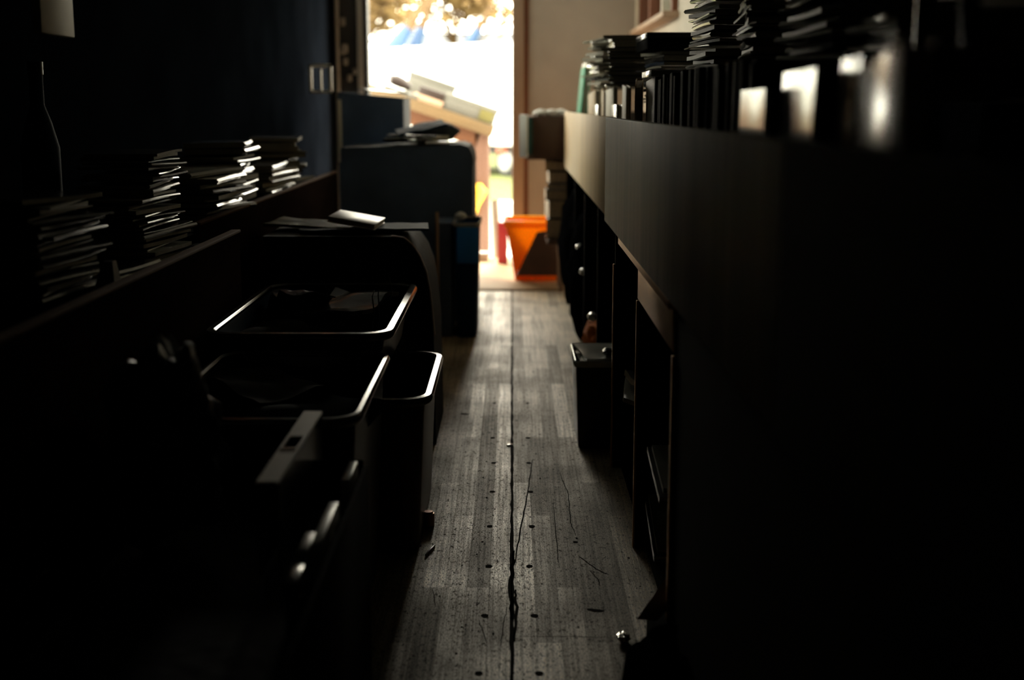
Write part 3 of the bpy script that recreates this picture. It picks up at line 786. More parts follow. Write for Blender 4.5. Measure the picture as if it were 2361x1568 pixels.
sleeve(1.74, 1.98, .332, 1.120, .06, .03, 'bright white plastic-sleeved magazine in the grey-fronted bin, nearest the dark book row', 0, .042)
sleeve(1.50, 1.74, .335, 1.140, -.02, .04, 'bright white sleeved magazine between two others in the grey-fronted bin', .004, .056)
sleeve(1.42, 1.54, .352, 1.150, -.10, .05, 'slanting cream-white sleeved magazine next to the black end board', .004, .078)
book('wide', (.36, 1.24, .955), R(84), 'dark glossy book leaning beyond the last white sleeve', None, 0, R(6))
bm = B(); add_box2(bm, (.33, 1.12, .801), (.40, 1.41, .954), bev=.002)
solo('riser', bm, 'black_board', 'small black riser under the dark glossy book', 'riser', loc=(.36, 1.25, .801))
bm = B()
add_tube(bm, [(.50, 1.62, 1.30), (.49, 1.52, 1.305), (.48, 1.44, 1.29), (.478, 1.40, 1.24), (.477, 1.39, 1.16)], .012, 10)
add_tube(bm, [(.50, 1.62, 1.30), (.50, 1.62, 1.10)], .012, 10)
solo('bent_tube', bm, 'cover_grey', 'grey bent tube standing above the white sleeves', 'tube', loc=(.50, 1.62, 1.10))

# ------------------------------------------------------------------ things on the low table
Zd, Zf = ZL - .029, ZF - .029
LG = 'magazines in the stacks on the near low table'
zl = stack((-.91, 3.12, Zd), R(-5), 17, 'magazines in the bright-edged stack on the near low table', 'the bright-edged stack on the near low table', 1, MIX, tr=(.004, .009), lean=(-.05, .02), jit=(.016, .10), size=(.21, .30))
stack((-.93, 3.20, zl), R(-2), 11, 'magazines in the upper pile on the bright-edged stack', 'the upper pile on the bright-edged stack', 1, MIX, tr=(.004, .008), jit=(.014, .09), size=(.17, .24))
stack((-.95, 2.50, Zd), R(-4), 21, 'magazines in the dim stack on the near low table', 'the dim stack on the near low table', 1, DARK + ['cover_blue'], tr=(.004, .009), jit=(.02, .12), size=(.21, .30))
stack((-.875, 2.80, Zd), R(-8), 3, 'magazines by the rim of the near low table', 'the thin pile by the rim of near low table', 1, MIX, size=(.16, .22))
stack((-1.02, 4.20, Zf), R(-6), 9, 'papers in the pale-edged pile by the set-back rim', 'the pale-edged pile on the set-back table', 1, ['cover_pale', 'cover_grey', 'cover_black'], tr=(.008, .016), size=(.21, .36), jit=(.02, .15))
stack((-1.06, 4.75, Zf), R(3), 15, 'magazines in the high pile on the set-back table', 'the high pile on the set-back table', 1, MIX, tr=(.008, .018), size=(.21, .3), jit=(.02, .15), tilt=.05)
stack((-1.05, 5.40, Zf), R(-3), 8, 'papers in the rim pile on the set-back table', 'the second pile on the set-back table', 1, ['cover_pale', 'cover_grey', 'cover_black'], tr=(.008, .016), size=(.21, .40), jit=(.02, .1))
stack((-1.07, 5.95, Zf), R(6), 14, 'magazines in the last pile on the set-back table', 'the pile of the set-back table nearest the doorway', 1, ['cover_pale', 'cover_grey', 'cover_black', 'cover_black'], tr=(.008, .016), size=(.21, .34), jit=(.03, .2), tilt=.06)
q = atx(240, 625, -.80)
t = thing('paper_bag', 'small pale paper bag corner at the near end of low table', 'bag', (q.x, q.y, Zd + .0))
bm = B(); add_loft(bm, [[(q.x - .02, q.y - .03, Zd + .001), (q.x + .03, q.y - .03, Zd + .001), (q.x + .03, q.y + .03, Zd + .001), (q.x - .02, q.y + .03, Zd + .001)],
                        [(q.x - .0, q.y - .01, Zd + .075), (q.x + .02, q.y - .01, Zd + .075), (q.x + .02, q.y + .015, Zd + .075), (q.x, q.y + .015, Zd + .075)]], cap0=True, cap1=True)
part('body', bm, 'grey_bag', t)

# hanging board and picture on the dark side wall
bm = B(); a = atx(80, 76, -.97); b = atx(157, 80, -.97)
hb = thing('hanging_board', 'pale wooden board hanging from the ceiling above the near low table', 'board', (-.97, (a.y + b.y) / 2, a.z))
add_box2(bm, (-.975, a.y, a.z), (-.955, b.y, 2.30), bev=.003); part('board', bm, 'cream_paint', hb)
bm = B(); add_tube(bm, [(-.965, a.y + .05, 2.29), (-.965, a.y + .05, ZC)], .004, 6); add_tube(bm, [(-.965, b.y - .05, 2.29), (-.965, b.y - .05, ZC)], .004, 6); part('hanger', bm, 'steel', hb)
jar = thing('bottle', 'faint blue glass bottle standing on the low table by dark wall', 'bottle', (-1.12, 3.12, Zd))
bm = B(); rings = []
for z, r in ((Zd, .04), (Zd + .004, .045), (1.0, .045), (1.06, .03), (1.10, .016), (1.17, .016)): rings.append([(-1.12 + r * math.cos(2 * math.pi * k / 20), 3.12 + r * math.sin(2 * math.pi * k / 20), z) for k in range(20)])
add_loft(bm, rings, cap0=True, cap1=True); part('body', bm, 'blue_dull', jar)
bm = B(); add_tube(bm, [(-1.12, 3.12, 1.171), (-1.12, 3.12, 1.20)], .018, 16); part('cap', bm, 'black_plastic', jar)

# ------------------------------------------------------------------ tubs, boxes and bags along the low table
def tub(name, label, x0, x1, y0, y1, z0, z1, taper, m, rim='tub_rim', lip=.022, cat='tub', rad=.06):
    cx, cy, w, l = (x0 + x1) / 2, (y0 + y1) / 2, x1 - x0, y1 - y0
    t = thing(name, label, cat, (cx, cy, z0))
    bm = B(); h = z1 - z0; w2, l2 = w - 2 * lip, l - 2 * lip
    rg = [rrect(cx, cy, w2 - 2 * taper, l2 - 2 * taper, rad * .7, z0), rrect(cx, cy, w2 - 2 * taper * .96 + .006, l2 - 2 * taper * .96 + .006, rad * .7, z0 + .01), rrect(cx, cy, w2, l2, rad, z1 - .012),
          rrect(cx, cy, w2 - .008, l2 - .008, rad, z1 - .012), rrect(cx, cy, w2 - 2 * taper - .006, l2 - 2 * taper - .006, rad * .7, z0 + .008)]
    add_loft(bm, rg, cap0=True, cap1=True); part('body', bm, m, t)
    bm = B()
    rg = [rrect(cx, cy, w2 - .006, l2 - .006, rad, z1 - .013), rrect(cx, cy, w - .008, l - .008, rad + lip * .6, z1 - .02), rrect(cx, cy, w, l, rad + lip * .7, z1 - .014), rrect(cx, cy, w, l, rad + lip * .7, z1 - .006),
          rrect(cx, cy, w - .008, l - .008, rad + lip * .6, z1), rrect(cx, cy, w2 + .004, l2 + .004, rad, z1 + .001), rrect(cx, cy, w2 - .006, l2 - .006, rad, z1 - .004)]
    add_loft(bm, rg)
    part('rim', bm, rim, t)
    return t
# lower tub with red side
tub('storage_tub', 'tall dark red tub on the floor under the shallow blue tub', -.64, -.195, 3.06, 3.70, 0.0, .40, .022, 'red_plastic', lip=.02, cat='tub')
# shallow blue tub resting on it
tub('storage_tub', 'shallow dark blue tub full of papers, resting on the dark red tub', -.745, -.285, 3.04, 3.95, .404, .565, .03, 'blue_plastic', lip=.022)
carton((-.62, 3.72, 0), (-.33, 3.94, .40), 'black carton behind the dark red tub, under the blue tub', 'black_board')
# tub in front of it
tub('storage_tub', 'black tub with thin bright rim in front of the shallow blue tub', -.685, -.282, 2.33, 3.02, 0.0, .53, .03, 'black_plastic', lip=.014)
def sheet(name, cen, w, l, rz, rx, ry, m, label, cat='paper', group=None, t=.003, cr=.02, seed=0):
    bm = B(); n = 8; vs = {}
    for s in (0, 1):
        for i in range(n + 1):
            for j in range(n + 1):
                x, y = w * (i / n - .5), l * (j / n - .5)
                z = cr * noise.noise(Vector((x * 9 + seed, y * 9, seed * 2.0))) + s * t
                vs[s, i, j] = bm.verts.new((x, y, z))
    for i in range(n):
        for j in range(n):
            bm.faces.new((vs[1, i, j], vs[1, i + 1, j], vs[1, i + 1, j + 1], vs[1, i, j + 1])); bm.faces.new((vs[0, i, j], vs[0, i, j + 1], vs[0, i + 1, j + 1], vs[0, i + 1, j]))
    for k in range(n):
        for (a, b) in (((k, 0), (k + 1, 0)), ((k, n), (k + 1, n)), ((0, k), (0, k + 1)), ((n, k), (n, k + 1))):
            bm.faces.new((vs[0, a[0], a[1]], vs[0, b[0], b[1]], vs[1, b[0], b[1]], vs[1, a[0], a[1]]))
    o = bpy.data.objects.new(name, finish(name, bm, m)); COL.objects.link(o)
    o.matrix_world = xform(cen, rz, rx, ry)
    return tag(o, label, cat, group)
# papers in the blue tub
tp = 'papers in the shallow blue tub'
for i, (x, y, z, w, l, rz, m, lab) in enumerate((
        (-.60, 3.66, .500, .22, .40, 12, 'cover_matte', 'black magazine lying flat in the shallow blue tub'),
        (-.47, 3.70, .535, .20, .30, -15, 'cover_grey', 'grey magazine lying uppermost in the blue tub by its far rim'),
        (-.62, 3.36, .500, .18, .28, 20, 'cover_matte', 'black leaflet at the set-back side of the blue tub'),
        (-.47, 3.24, .470, .26, .32, 5, 'cover_matte', 'dark blue magazine at the near end of the blue tub'))):
    sheet('magazine', (x, y, z), w, l, R(rz), R(3), R(-2), m, lab, 'magazine', tp, .012, .03, i)
sheet('folded_leaflet', (-.62, 3.72, .535), .16, .26, R(20), R(-22), R(8), 'cover_black', 'folded black leaflet standing up at the far rim of the blue tub', 'leaflet', None, .004, .05, 9)
for i, (px, ln2, tw) in enumerate(((870, .05, .012), (905, .075, -.01), (855, .04, .02))):
    q = aty(px, 690, 3.55); bm = B()
    add_tube(bm, [(q.x, 3.55, .46), (q.x + tw * .4, 3.56, .53), (q.x + tw * .2, 3.55, .56 + ln2 * .5), (q.x + tw * .6, 3.54, .56 + ln2)], [.0022, .0022, .0018, .001], 6)
    solo('wire', bm, 'steel', ['thin wire end curling up from the blue tub, between two others', 'tallest thin wire end rising from the blue tub rim', 'shortest thin wire end rising from the blue tub papers'][i], 'wire', 'wires in the blue tub', loc=(q.x, 3.55, .46))
# papers in the black tub
for i, (x, y, z, w, l, rz, m, lab) in enumerate((
        (-.50, 2.70, .40, .28, .42, 10, 'cover_matte', 'black magazine lying lowest in the black tub with thin bright rim'),
        (-.42, 2.62, .455, .20, .28, -30, 'blue_dull', 'dark blue leaflet on the magazine in black tub'),
        (-.54, 2.80, .485, .18, .26, 40, 'cover_matte', 'black leaflet at the far end of the black tub'))):
    sheet('magazine', (x, y, z), w, l, R(rz), R(4), R(3), m, lab, 'magazine', 'papers in the black tub', .012, .03, i + 20)

# near box with magazines and a binder
nb = thing('carton', 'big black open carton of magazines standing nearest on the floor', 'box', (-.44, 1.75, 0))
bm = B()
for lo, hi in (((-.64, 1.20, 0), (-.262, 2.29, .01)), ((-.64, 1.20, .01), (-.632, 2.29, .465)), ((-.27, 1.20, .01), (-.262, 2.29, .455)), ((-.632, 1.20, .01), (-.27, 1.208, .465)), ((-.632, 2.282, .01), (-.27, 2.29, .465))): add_box2(bm, lo, hi, bev=.001)
part('body', bm, 'black_board', nb)
bm = B(); add_box2(bm, (-.63, 1.215, .012), (-.275, 2.28, .40), bev=.004); solo('filler_box', bm, 'black_cloth', 'black bundle filling the big open carton under the magazines', 'bundle', loc=(-.45, 1.75, .012))
for i, (pa_, pb_, lab, m, dx) in enumerate((
        ((832, 1108), (852, 1062), 'bright-spined booklet upright at the far corner of the big black carton', 'white_sheen', 0),
        ((775, 1252), (818, 1156), 'longest bright-spined booklet upright along the side of big black carton', 'white_sheen', -.002),
        ((748, 1270), (772, 1226), 'short bright-spined booklet upright in the big black carton', 'white_sheen', -.016),
        ((728, 1345), (742, 1300), 'dim-spined booklet upright at the near side of big black carton', 'cover_grey', -.012))):
    a_, b_ = atz(*pa_, .476), atz(*pb_, .476); x = -.2825 + dx
    bm = B(); add_box2(bm, (x - .008, a_.y, .401), (x + .008, b_.y, .476), bev=.003)
    solo('booklet', bm, m, lab, 'booklet', 'booklets in the big black carton', loc=(x, (a_.y + b_.y) / 2, .401))
# binder with finger hole lying spine-up
q0, q1 = atz(615, 1110, .56), atz(722, 948, .56)
bn = thing('ring_binder', 'thin grey ring binder with finger hole, spine up in the big carton', 'binder', (-.34, 2.02, .42))
xb = (q0.x + q1.x) / 2; Ya, Yb = q0.y, q1.y
hole = (Ya + .42 * (Yb - Ya), Ya + .60 * (Yb - Ya)); zt = .56
bm = B()
for lo, hi in (((xb - .016, Ya, zt - .004), (xb + .016, hole[0], zt)), ((xb - .016, hole[1], zt - .004), (xb + .016, Yb, zt)),
               ((xb - .016, hole[0], zt - .004), (xb - .011, hole[1], zt)), ((xb + .011, hole[0], zt - .004), (xb + .016, hole[1], zt))): add_box2(bm, lo, hi)
part('spine', bm, 'binder_grey', bn)
bm = B(); add_box2(bm, (xb - .017, Ya, .415), (xb - .0145, Yb, zt - .004)); add_box2(bm, (xb + .0145, Ya, .415), (xb + .017, Yb, zt - .004)); part('cover', bm, 'cover_black', bn)
bm = B(); add_box2(bm, (xb - .012, hole[0] - .012, zt + .0002), (xb + .012, hole[0] - .002, zt + .002)); part('hole_ring', bm, 'cover_pale', bn, label='pale metal edge of finger hole')
# crumpled plastic bag
bag = thing('plastic_bag', 'crumpled grey plastic bag on the back of the big black carton', 'bag', (-.56, 1.98, .42))
bm = blob((-.545, 1.98, .58), (.085, .11, .15), 3, .35, 4, 2.0); part('body', bm, 'grey_bag', bag)
bm = B(); q = aty(345, 800, 1.98)
add_loft(bm, [[(q.x - .0, 1.97, q.z), (q.x + .004, 1.97, q.z), (q.x + .004, 1.975, q.z)], [(q.x + .01, 1.95, q.z - .05), (q.x + .05, 1.96, q.z - .045), (q.x + .03, 2.0, q.z - .05)], [(-.57, 1.95, .62), (-.53, 1.95, .62), (-.55, 2.0, .62)]], cap0=True, cap1=True)
part('tied_end', bm, 'grey_bag', bag)
bag2 = solo('plastic_bag', blob((-.612, 1.72, .56), (.05, .08, .10), 8, .3, 4, 2.2), 'black_bag', 'small black plastic bag beside the crumpled grey bag', 'bag', loc=(-.612, 1.72, .46))

# draped dark chest
dc = thing('chest', 'dark cloth-covered chest with rounded edge and white book on top', 'chest', (-.55, 4.38, 0))
prof = []
pxs = [(605, 545), (900, 546), (928, 550), (948, 566), (966, 592), (981, 630), (990, 675), (996, 730), (1000, 775)]
pl = [aty(px, py, 4.15) for px, py in pxs]
prof = [(p.x, p.z) for p in pl] + [(pl[-1].x + .004, 0.0), (pl[0].x, 0.0)]
bm = B(); add_loft(bm, [[(x, y, z) for x, z in prof] for y in (4.15, 4.62)], cap0=True, cap1=True)
part('body', bm, 'black_cloth', dc)
bm = B(); top = [(p.x + .004, p.z + .004) for p in pl[1:]]; low = [(p.x + .001, p.z + .0005) for p in pl[1:]]
add_loft(bm, [[(x, y, z) for x, z in top + low[::-1]] for y in (4.145, 4.17)], cap0=True, cap1=True)
part('hem', bm, 'cardboard', dc, label='paler hem along the rounded edge')
ct = pl[0].z
sheet('magazine', (-.66, 4.40, ct + .012), .30, .22, R(-8), 0, R(2), 'cover_olive', 'olive magazine lying flat on the dark cloth-covered chest', 'magazine', None, .01, .01, 4)
sheet('magazine', (-.49, 4.34, ct + .008), (.42), .22, R(4), 0, R(0), 'blue_dull', 'dark magazine under the bright white book on the chest', 'magazine', None, .008, .008, 5)
bm = B(); a_, b_, c_, d_ = aty(755, 516, 4.66), aty(858, 529, 4.66), aty(850, 551, 4.52), aty(748, 536, 4.52)
wb = thing('book', 'bright white glossy book lying on top of the dark chest', 'book', (-.51, 4.3, ct + .03))
T = xform((-.512, 4.30, ct + .040), R(-3), R(1), R(10))
add_box(bm, (0, 0, .008), (.155, .22, .003), T=T, bev=.001); add_box(bm, (0, 0, -.008), (.155, .22, .003), T=T, bev=.001); part('cover', bm, 'white_sheen', wb)
bm = B(); add_box(bm, (0, 0, 0), (.15, .212, .0125), T=T); part('pages', bm, 'paper', wb)

# standing bins further along
sb = tub('waste_bin', 'dark upright bin with bright blue panel for its lit front beside the aisle', -.285, -.15, 6.15, 6.55, 0, .55, .015, 'blue_trans', 'hardware', .008, 'bin', .03)
carton((-.37, 6.18, 0), (-.29, 6.5, .545), 'narrow dark upright carton next to the blue-fronted bin', 'navy_card')
bm = B(); add_tube(bm, [(-.355, 6.17, 0), (-.355, 6.17, .60)], .008, 8); solo('stick', bm, 'casing', 'thin wooden stick standing against the narrow dark carton', 'stick', loc=(-.355, 6.17, 0))
q = aty(1062, 506, 6.3); solo('cup', blob((q.x, 6.3, .57), (.030, .03, .022), 2, .1), 'white_box', 'small white crumpled cup on the rim of the blue-fronted bin', 'cup', loc=(q.x, 6.3, .55))
bm = B(); add_box2(bm, (-.262, 6.138, .36), (-.158, 6.149, .53), bev=.003); part('front_panel', bm, 'blue_lit', sb, label='bright blue panel for the lit upper front')  # lit upper front of the blue bin, put into a brighter panel
bm = B(); add_box2(bm, (-.262, 6.20, .44), (-.17, 6.50, .50), bev=.01); solo('blue_folder', bm, 'blue_paint', 'blue folder lying inside the dark upright bin', 'folder', loc=(-.22, 6.35, .44))
# small fallen books at the foot of the chest
for i, (px, py, w, lab) in enumerate(((1000, 735, .035, 'small pale book standing at the foot of the dark chest'), (985, 745, .02, 'small grey booklet beside the pale book at the chest foot'))):
    q = aty(px, 770, 4.72 - .03 * i); bm = B(); add_box(bm, (q.x + .01, 4.72 - .03 * i, .12), (w, .025, .24), T=None, bev=.002)
    solo('book', bm, ['cover_pale', 'cover_grey'][i], lab, 'book', loc=(q.x, 4.72 - .03 * i, 0))

# big dark cabinet-like box and the box behind it
bb = thing('storage_box', 'big dark navy box with rounded top corner, papers on top', 'box', (-.55, 6.9, 0))
pxs = [(785, 342), (1060, 334), (1078, 340), (1087, 356), (1090, 380)]
pl2 = [aty(px, py, 6.62) for px, py in pxs]; prof = [(p.x, p.z) for p in pl2] + [(pl2[-1].x, 0), (pl2[0].x, 0)]
bm = B(); add_loft(bm, [[(x, y, z) for x, z in prof] for y in (6.62, 7.25)], cap0=True, cap1=True); part('body', bm, 'navy_card', bb)
bm = B(); top = [(p.x + .003, p.z + .003) for p in pl2]; add_loft(bm, [[(x, y, z) for x, z in top + [(p.x + .0005, p.z + .0005) for p in pl2][::-1]] for y in (6.615, 7.255)], cap0=True, cap1=True); part('cover', bm, 'black_cloth', bb)
zt2 = pl2[1].z + .004
stack((-.50, 6.85, zt2), R(70), 3, 'magazines on the big navy box', 'the small pile on the big navy box', 1, ['cover_black', 'cover_grey', 'cover_pale'], size=(.2, .27), tr=(.008, .014), tilt=.1)
sheet('magazine', (-.47, 6.80, zt2 + .072), .25, .18, R(10), R(6), R(-12), 'blue_dull', 'dark magazine tilted on the pile on the big navy box', 'magazine', None, .012, .01, 6)
bm = B(); a_ = aty(1008, 344, 6.68); add_box2(bm, (a_.x - .055, 6.64, zt2 + .0005), (a_.x + .055, 6.80, zt2 + .012), bev=.002); solo('white_book', bm, 'white_gloss', 'small bright white book flat on the big navy box edge', 'book', loc=(a_.x, 6.7, zt2))
bm = blob((-.42, 7.06, zt2 + .052), (.14, .12, .055), 5, .12, 3); solo('black_bag', bm, 'black_cloth', 'black cloth bag lying behind the papers on the navy box', 'bag', loc=(-.42, 7.06, zt2))
b7 = thing('cabinet', 'tall dark cabinet behind the big navy box, beside the doorway', 'cabinet', (-.82, 7.7, 0))
pa, pb = aty(778, 212, 7.5), aty(930, 226, 7.5)
bm = B(); add_loft(bm, [[(pa.x, y, 0), (pa.x, y, pa.z), (pb.x, y, pb.z), (pb.x, y, 0)] for y in (7.5, 8.0)], cap0=True, cap1=True); part('body', bm, 'navy_card', b7)
bm = B(); q = aty(783, 300, 7.49); add_box2(bm, (q.x - .012, 7.485, .78), (q.x + .012, 7.499, 1.13), bev=.003); part('edge_strip', bm, 'cream_paint', b7, label='pale vertical edge strip')
pr = aty(900, 215, 7.6)
sheet('paper_sheet', (-.74, 7.62, pb.z + .035), .30, .20, 0, 0, R(5), 'cover_grey', 'grey sheet lying on the tall dark cabinet', 'paper', None, .006, .01, 7)
# empty frame leaning on the wall
fr = thing('empty_frame', 'small empty pale wooden frame fixed to the dark wall by the door leaf', 'frame', (-1.2, 8.0, 1.2))
fa, fb = aty(712, 148, 7.99), aty(766, 215, 7.99)
bm = B()
for lo, hi in (((fa.x, 7.985, fb.z), (fa.x + .016, 8.005, fa.z)), ((fb.x - .016, 7.985, fb.z), (fb.x, 8.005, fa.z)), ((fa.x, 7.985, fa.z - .016), (fb.x, 8.005, fa.z)), ((fa.x, 7.985, fb.z), (fb.x, 8.005, fb.z + .016)), ((fa.x + .065, 7.985, fb.z), (fa.x + .075, 8.005, fa.z - .03))): add_box2(bm, lo, hi, bev=.001)
part('frame', bm, 'cream_paint', fr)

# ------------------------------------------------------------------ beside the far end of the plywood bins
def open_crate():
    x0, x1 = aty(1200, 300, 7.62).x, aty(1302, 300, 7.62).x
    z0, z1 = aty(1200, 368, 7.62).z, aty(1200, 268, 7.62).z
    t = thing('crate', 'dark crate with white end standing beyond the tan-fronted bin', 'crate', ((x0 + x1) / 2, 7.75, z0))
    bm = B(); add_box2(bm, (x0 + .036, 7.6, z0), (x1, 7.9, z1), bev=.004); part('body', bm, 'cover_brown', t)
    bm = B(); add_box(bm, (0, 0, (z0 + z1) / 2 + .012), (.060, .012, z1 - z0 - .005), T=xform((x0 + .018, 7.573, 0), R(-42)), bev=.004); part('end_board', bm, 'white_paper', t, label='white end board')
    bm = B(); add_box2(bm, (x0 + .034, 7.588, z0 + .03), (x0 + .07, 7.599, z1 - .01)); part('corner_strip', bm, 'dark_green', t)
    bm = B(); rn = random.Random(2)
    for i in range(3):
        q = (x0 + .12 + .06 * i, 7.72 + .02 * i, z1 + .018)
        b2 = blob(q, (.045, .07, .022), i, .3, 3)
        solo('paper_ball', b2, 'white_paper', ['crumpled white paper on the dark crate, nearest its white end', 'crumpled white paper on the dark crate, between two others', 'crumpled white paper on the dark crate, nearest the plywood'][i], 'paper', 'crumpled papers on the crate', loc=(q[0], q[1], z1))
    bm.free()
    return x0, x1, z0
cx0, cx1, cz0 = open_crate()
stl = thing('stool', 'low stool holding the book pile beyond the tan-fronted bin', 'stool', (.29, 7.75, 0))
bm = B(); add_box2(bm, (.205, 7.58, .295), (.40, 7.92, .325), bev=.004); part('seat', bm, 'leg_pale', stl)
for (x, y) in ((.275, 7.60), (.37, 7.60), (.275, 7.88), (.37, 7.88)):
    bm = B(); add_box2(bm, (x, y, .0125), (x + .022, y + .022, .294)); part('leg', bm, 'casing', stl)
z = .3255; rn = random.Random(9)
pile = [(.16, .27, .10, 'cover_black', 'thick black'), (.13, .25, .09, 'dark_green', 'dark green'), (.14, .26, .05, 'cover_brown', 'dark brown'), (.17, .24, .03, 'cover_pale', 'pale'), (.15, .25, .06, 'cover_black', 'black'), (.14, .25, .05, 'cover_brown', 'thin brown')]
tot = sum(p[2] for p in pile); sc_ = (cz0 - .003 - z) / (tot + .008)
for i, (w, l, t_, m, nm) in enumerate(pile):
    t_ *= sc_
    b_ = thing('book', f'{nm} book in the pile between stool and dark crate', 'book', (.285 + rn.uniform(-.02, .02), 7.75, z), R(rn.uniform(-6, 6)), 'books piled between stool and crate')
    bm = B(); add_box(bm, (0, 0, .002), (w, l, .004)); add_box(bm, (0, 0, t_ - .002), (w, l, .004)); add_box(bm, (w / 2 - .002, 0, t_ / 2), (.004, l, t_ - .006)); part('cover', bm, m, b_, False)
    bm = B(); add_box(bm, (-.006, 0, t_ / 2), (w - .014, l - .012, t_ - .0085)); part('pages', bm, 'old_paper', b_, False)
    z += t_ + .0012
# orange bin
ob = thing('plastic_bin', 'translucent orange bin with red side standing on the tan sill board', 'bin', (.13, 8.3, .0125))
oa, obx = aty(1165, 508, 8.12), aty(1292, 508, 8.12)
la, lb = aty(1188, 634, 8.12), aty(1286, 634, 8.12)
def oring(z, x0, x1, y0, y1): return [(x0, y0, z), (x1, y0, z), (x1, y1, z), (x0, y1, z)]
bm = B()
rg = [oring(.013, la.x, lb.x, 8.12, 8.36), oring(oa.z, oa.x, obx.x, 8.08, 8.40), oring(oa.z, oa.x + .006, obx.x - .006, 8.086, 8.394), oring(.018, la.x + .006, lb.x - .006, 8.126, 8.354)]
add_loft(bm, rg, cap0=True, cap1=True)
for f in bm.faces:
    f.normal_update()
    if f.normal.x < -.8: f.material_index = 1
part('body', bm, ['orange_plastic', 'red_trans'], ob)
bm = B(); add_loft(bm, [oring(oa.z - .045, oa.x - .004, obx.x + .004, 8.076, 8.404), oring(oa.z, oa.x - .01, obx.x + .01, 8.07, 8.41), oring(oa.z + .004, oa.x, obx.x, 8.08, 8.40)]); part('rim', bm, 'orange_plastic', ob)
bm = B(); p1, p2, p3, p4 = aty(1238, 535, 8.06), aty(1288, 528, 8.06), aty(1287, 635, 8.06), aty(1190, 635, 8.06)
add_loft(bm, [[(p.x, y, max(p.z, .0125)) for p in (p4, p3, p2, p1)] for y in (8.045, 8.065)], cap0=True, cap1=True)  # diagonal shadow on the bin front, modelled as a thin dark slab
solo('shadow_wedge', bm, 'cover_brown', 'dark brown slanted wedge shaped as the shadow on front of orange bin', 'folder', loc=(p3.x - .05, 8.15, .02))

# under the plywood bins
def sack(c, s, seed, m, label, amp=.18):
    t = thing('sack', label, 'bag', (c[0], c[1], 0))
    bm = blob(c, s, seed, amp, 4, 1.8)
    for v in bm.verts: v.co.z = max(v.co.z, .0015)
    part('body', bm, m, t)
    bm = B(); add_tube(bm, [(c[0] + .02, c[1], c[2] + s[2] * .85), (c[0] + .03, c[1], c[2] + s[2] * 1.12), (c[0] + .05, c[1] - .02, c[2] + s[2] * 1.2)], [.03, .018, .03], 8); part('neck', bm, m, t)
    return t
sack((.355, 6.95, .33), (.10, .34, .33), 4, 'black_bag', 'tall black sack under the tan-fronted bin, nearest the stool')
sack((.375, 6.05, .30), (.11, .36, .30), 6, 'black_bag', 'black sack under the tan-fronted bin, next to the orange-brown bag')
sack((.395, 5.18, .13), (.10, .24, .145), 11, 'orange_bag', 'orange-brown crumpled bag on the floor under the tan-fronted bin', .25)
for i, (px, py, Y, lab) in enumerate(((1338, 570, 6.0, 'white tag on the black sack, uppermost of two'), (1346, 626, 5.85, 'small white tag on the black sack, lower of two'), (1366, 730, 5.0, 'crumpled white receipt on the orange-brown bag'))):
    q = aty(px, py, Y - .14); solo('paper_tag', blob(q, (.020, .03, .016), i + 30, .2, 3), 'white_gloss', lab, 'tag', loc=q)
# crate with magazines
kx0, kx1, ky0, ky1, kz = .197, .345, 4.08, 4.42, .292
kr = tub('crate', 'black plastic crate full of magazines on the floor under the bins', kx0, .52, ky0, ky1, 0, kz, .012, 'black_plastic', 'crate_rim', .009, 'crate', .02)
bm = B(); add_box2(bm, (kx0 + .02, ky0 + .02, .010), (.50, ky1 - .02, .262), bev=.003); solo('filler_box', bm, 'black_board', 'black bundle inside the black plastic crate under its magazines', 'bundle', loc=(.35, 4.25, .01))
for i, (x, y, z, w, l, rz, m, lab) in enumerate((
        (.305, 4.25, .2665, .17, .27, 3, 'cover_pale', 'pale magazine lying lowest in the black plastic crate'),
        (.315, 4.24, .2765, .17, .26, -5, 'cover_olive', 'olive magazine in the black plastic crate, on the pale one'),
        (.305, 4.26, .2875, .16, .26, 7, 'cover_pale', 'uppermost pale magazine in the black plastic crate'))):
    sheet('magazine', (x, y, z), w, l, R(rz), 0, 0, m, lab, 'magazine', 'magazines in the black plastic crate', .007, .006, i + 40)
bm = blob((.318, 4.18, .306), (.022, .03, .012), 44, .3, 3); solo('black_pouch', bm, 'cover_black', 'small black pouch on the magazines in the black plastic crate', 'pouch', loc=(.318, 4.18, .297))
bm = B(); add_box2(bm, (.35, 4.16, .2995), (.42, 4.30, .309), bev=.002); solo('booklet', bm, 'cover_pale', 'pale booklet beside the black pouch in the crate', 'booklet', loc=(.385, 4.23, .2995))
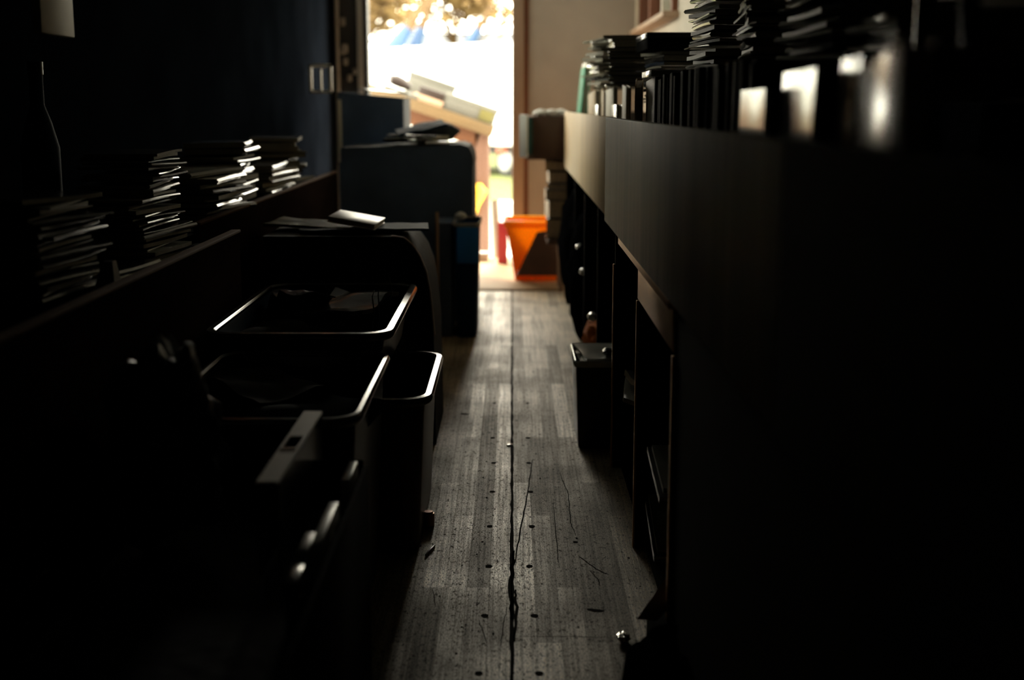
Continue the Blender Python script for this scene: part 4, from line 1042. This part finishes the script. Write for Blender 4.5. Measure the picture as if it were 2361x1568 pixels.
# books in the open bays
bay = thing('carton', 'dark carton in the open bay beyond the leaning books', 'box', (.55, 3.5, .036))
bm = B(); add_box2(bm, (.36, 3.30, .036), (.80, 3.80, .262), bev=.004); part('body', bm, 'black_board', bay)
bm = B(); add_box2(bm, (.362, 3.302, .262), (.798, 3.798, .265)); part('flap', bm, 'black_board', bay)
sheet('magazine', (.42, 3.56, .285), .22, .30, R(-6), R(0), R(14), 'cover_pale', 'pale magazine sliding off the dark carton in the open bay', 'magazine', None, .012, .01, 12)
sheet('magazine', (.43, 3.52, .325), .20, .28, R(4), R(0), R(8), 'cover_grey', 'grey magazine on top of the pale one in open bay', 'magazine', None, .016, .01, 13)
LB = 'books leaning in the open bay'
for i, (px0, py0, px1, py1, X, kd, m, lab) in enumerate((
        (1493, 1030, 1521, 1147, .322, .014, 'cover_grey', 'slim grey book leaning in the open bay, uppermost'),
        (1504, 1026, 1530, 1126, .330, .012, 'cover_pale', 'slim pale-edged book behind the uppermost grey book in open bay'),
        (1489, 1155, 1509, 1282, .326, .016, 'cover_grey', 'slim grey book leaning in the open bay, lowest'),
        (1496, 1140, 1517, 1268, .333, .012, 'cover_olive', 'slim olive book behind the lowest grey book in open bay'))):
    a, b = atx(px0, py0, X), atx(px1, py1, X)
    # a board-thin book: its spine runs from a down to b
    t = thing('book', lab, 'book', b, 0, LB)
    d = (a - b); L_ = d.length; u = d.normalized(); wv = Vector((1, 0, 0)); nv = u.cross(wv)
    def P(s, x, n): return b + u * s + wv * x + nv * n
    def slab(bm, s0, s1, x0, x1, n0, n1):
        add_loft(bm, [[P(s0, x0, n0), P(s0, x1, n0), P(s0, x1, n1), P(s0, x0, n1)], [P(s1, x0, n0), P(s1, x1, n0), P(s1, x1, n1), P(s1, x0, n1)]], cap0=True, cap1=True)
    bm = B(); slab(bm, 0, L_, 0, .17, 0, .002); slab(bm, 0, L_, 0, .17, kd - .002, kd); slab(bm, 0, L_, -.001, .002, 0, kd); part('cover', bm, m, t)
    bm = B(); slab(bm, .004, L_ - .004, .003, .166, .0025, kd - .0025); part('pages', bm, 'paper', t)
bm = B(); add_box2(bm, (.53, 2.52, .036), (.80, 3.0, .22), bev=.004); solo('flat_box', bm, 'black_board', 'black box on the bottom shelf behind the leaning books', 'box', loc=(.48, 2.76, .036))

# carton on the floor, nearest, by the black lower front
cb = thing('carton', 'dark cardboard box with one raised flap by the black lower front', 'box', (.27, 2.41, 0))
bm = B(); add_box2(bm, (.275, 2.30, 0), (.309, 2.52, .10), bev=.004); part('body', bm, 'black_board', cb)
fb_ = thing('sack', 'black bag slumped on the floor in front of the dark cardboard box', 'bag', (.255, 2.09, 0))
bm = blob((.255, 2.09, .055), (.075, .19, .12), 14, .16, 4, 1.6)
for v in bm.verts:
    v.co.z = max(v.co.z, .0015); v.co.x = min(v.co.x, .309)
part('body', bm, 'black_bag', fb_)
bm = B(); add_tube(bm, [(.262, 2.10, .15), (.268, 2.12, .18), (.262, 2.14, .20)], [.03, .016, .028], 8); part('neck', bm, 'black_bag', fb_)
f0, f1, f2, f3 = aty(1554, 1306, 2.53), aty(1552, 1392, 2.47), aty(1512, 1432, 2.38), aty(1468, 1428, 2.41)
bm = B(); vs = [Vector(p) for p in (f0, f1, f2, f3)]
add_loft(bm, [vs, [v + Vector((.003, .003, 0)) for v in vs]], cap0=True, cap1=True); part('flap', bm, 'cardboard', cb, label='grey-brown raised flap')
# scraps on the floor
def scrap(px, py, w, l, h, m, label, cat, rz=0, name='paper_scrap'):
    q = atz(px, py, 0); bm = B(); add_box(bm, (q.x, q.y, h / 2 + .001), (w, l, h), T=None, bev=min(h, w) * .25)
    bmesh.ops.rotate(bm, cent=q, matrix=Matrix.Rotation(rz, 3, 'Z'), verts=bm.verts[:])
    return solo(name, bm, m, label, cat, loc=(q.x, q.y, .001))
scrap(1175, 1027, .022, .022, .003, 'white_gloss', 'tiny white paper scrap on the floor seam', 'paper scrap')
scrap(992, 1272, .004, .075, .006, 'white_gloss', 'thin white stick on the floor by the dark red tub', 'stick', R(-14), 'white_stick')
q = atz(1438, 1479, 0); solo('paper_scrap', blob((q.x, q.y, .009), (.013, .020, .0085), 51, .35, 4, 2.6), 'foil', 'shiny crumpled foil scrap on the floor by the black slumped bag', 'scrap', loc=(q.x, q.y, .001))
q = atz(988, 1212, 0); bm = B(); add_tube(bm, [(q.x, q.y, .001), (q.x, q.y, .035), (q.x, q.y, .0352), (q.x, q.y, .04)], [.016, .016, .013, .012], 16)
solo('small_tin', bm, 'copper', 'small copper-coloured tin on the floor by the dark red tub', 'tin', loc=(q.x, q.y, .001))
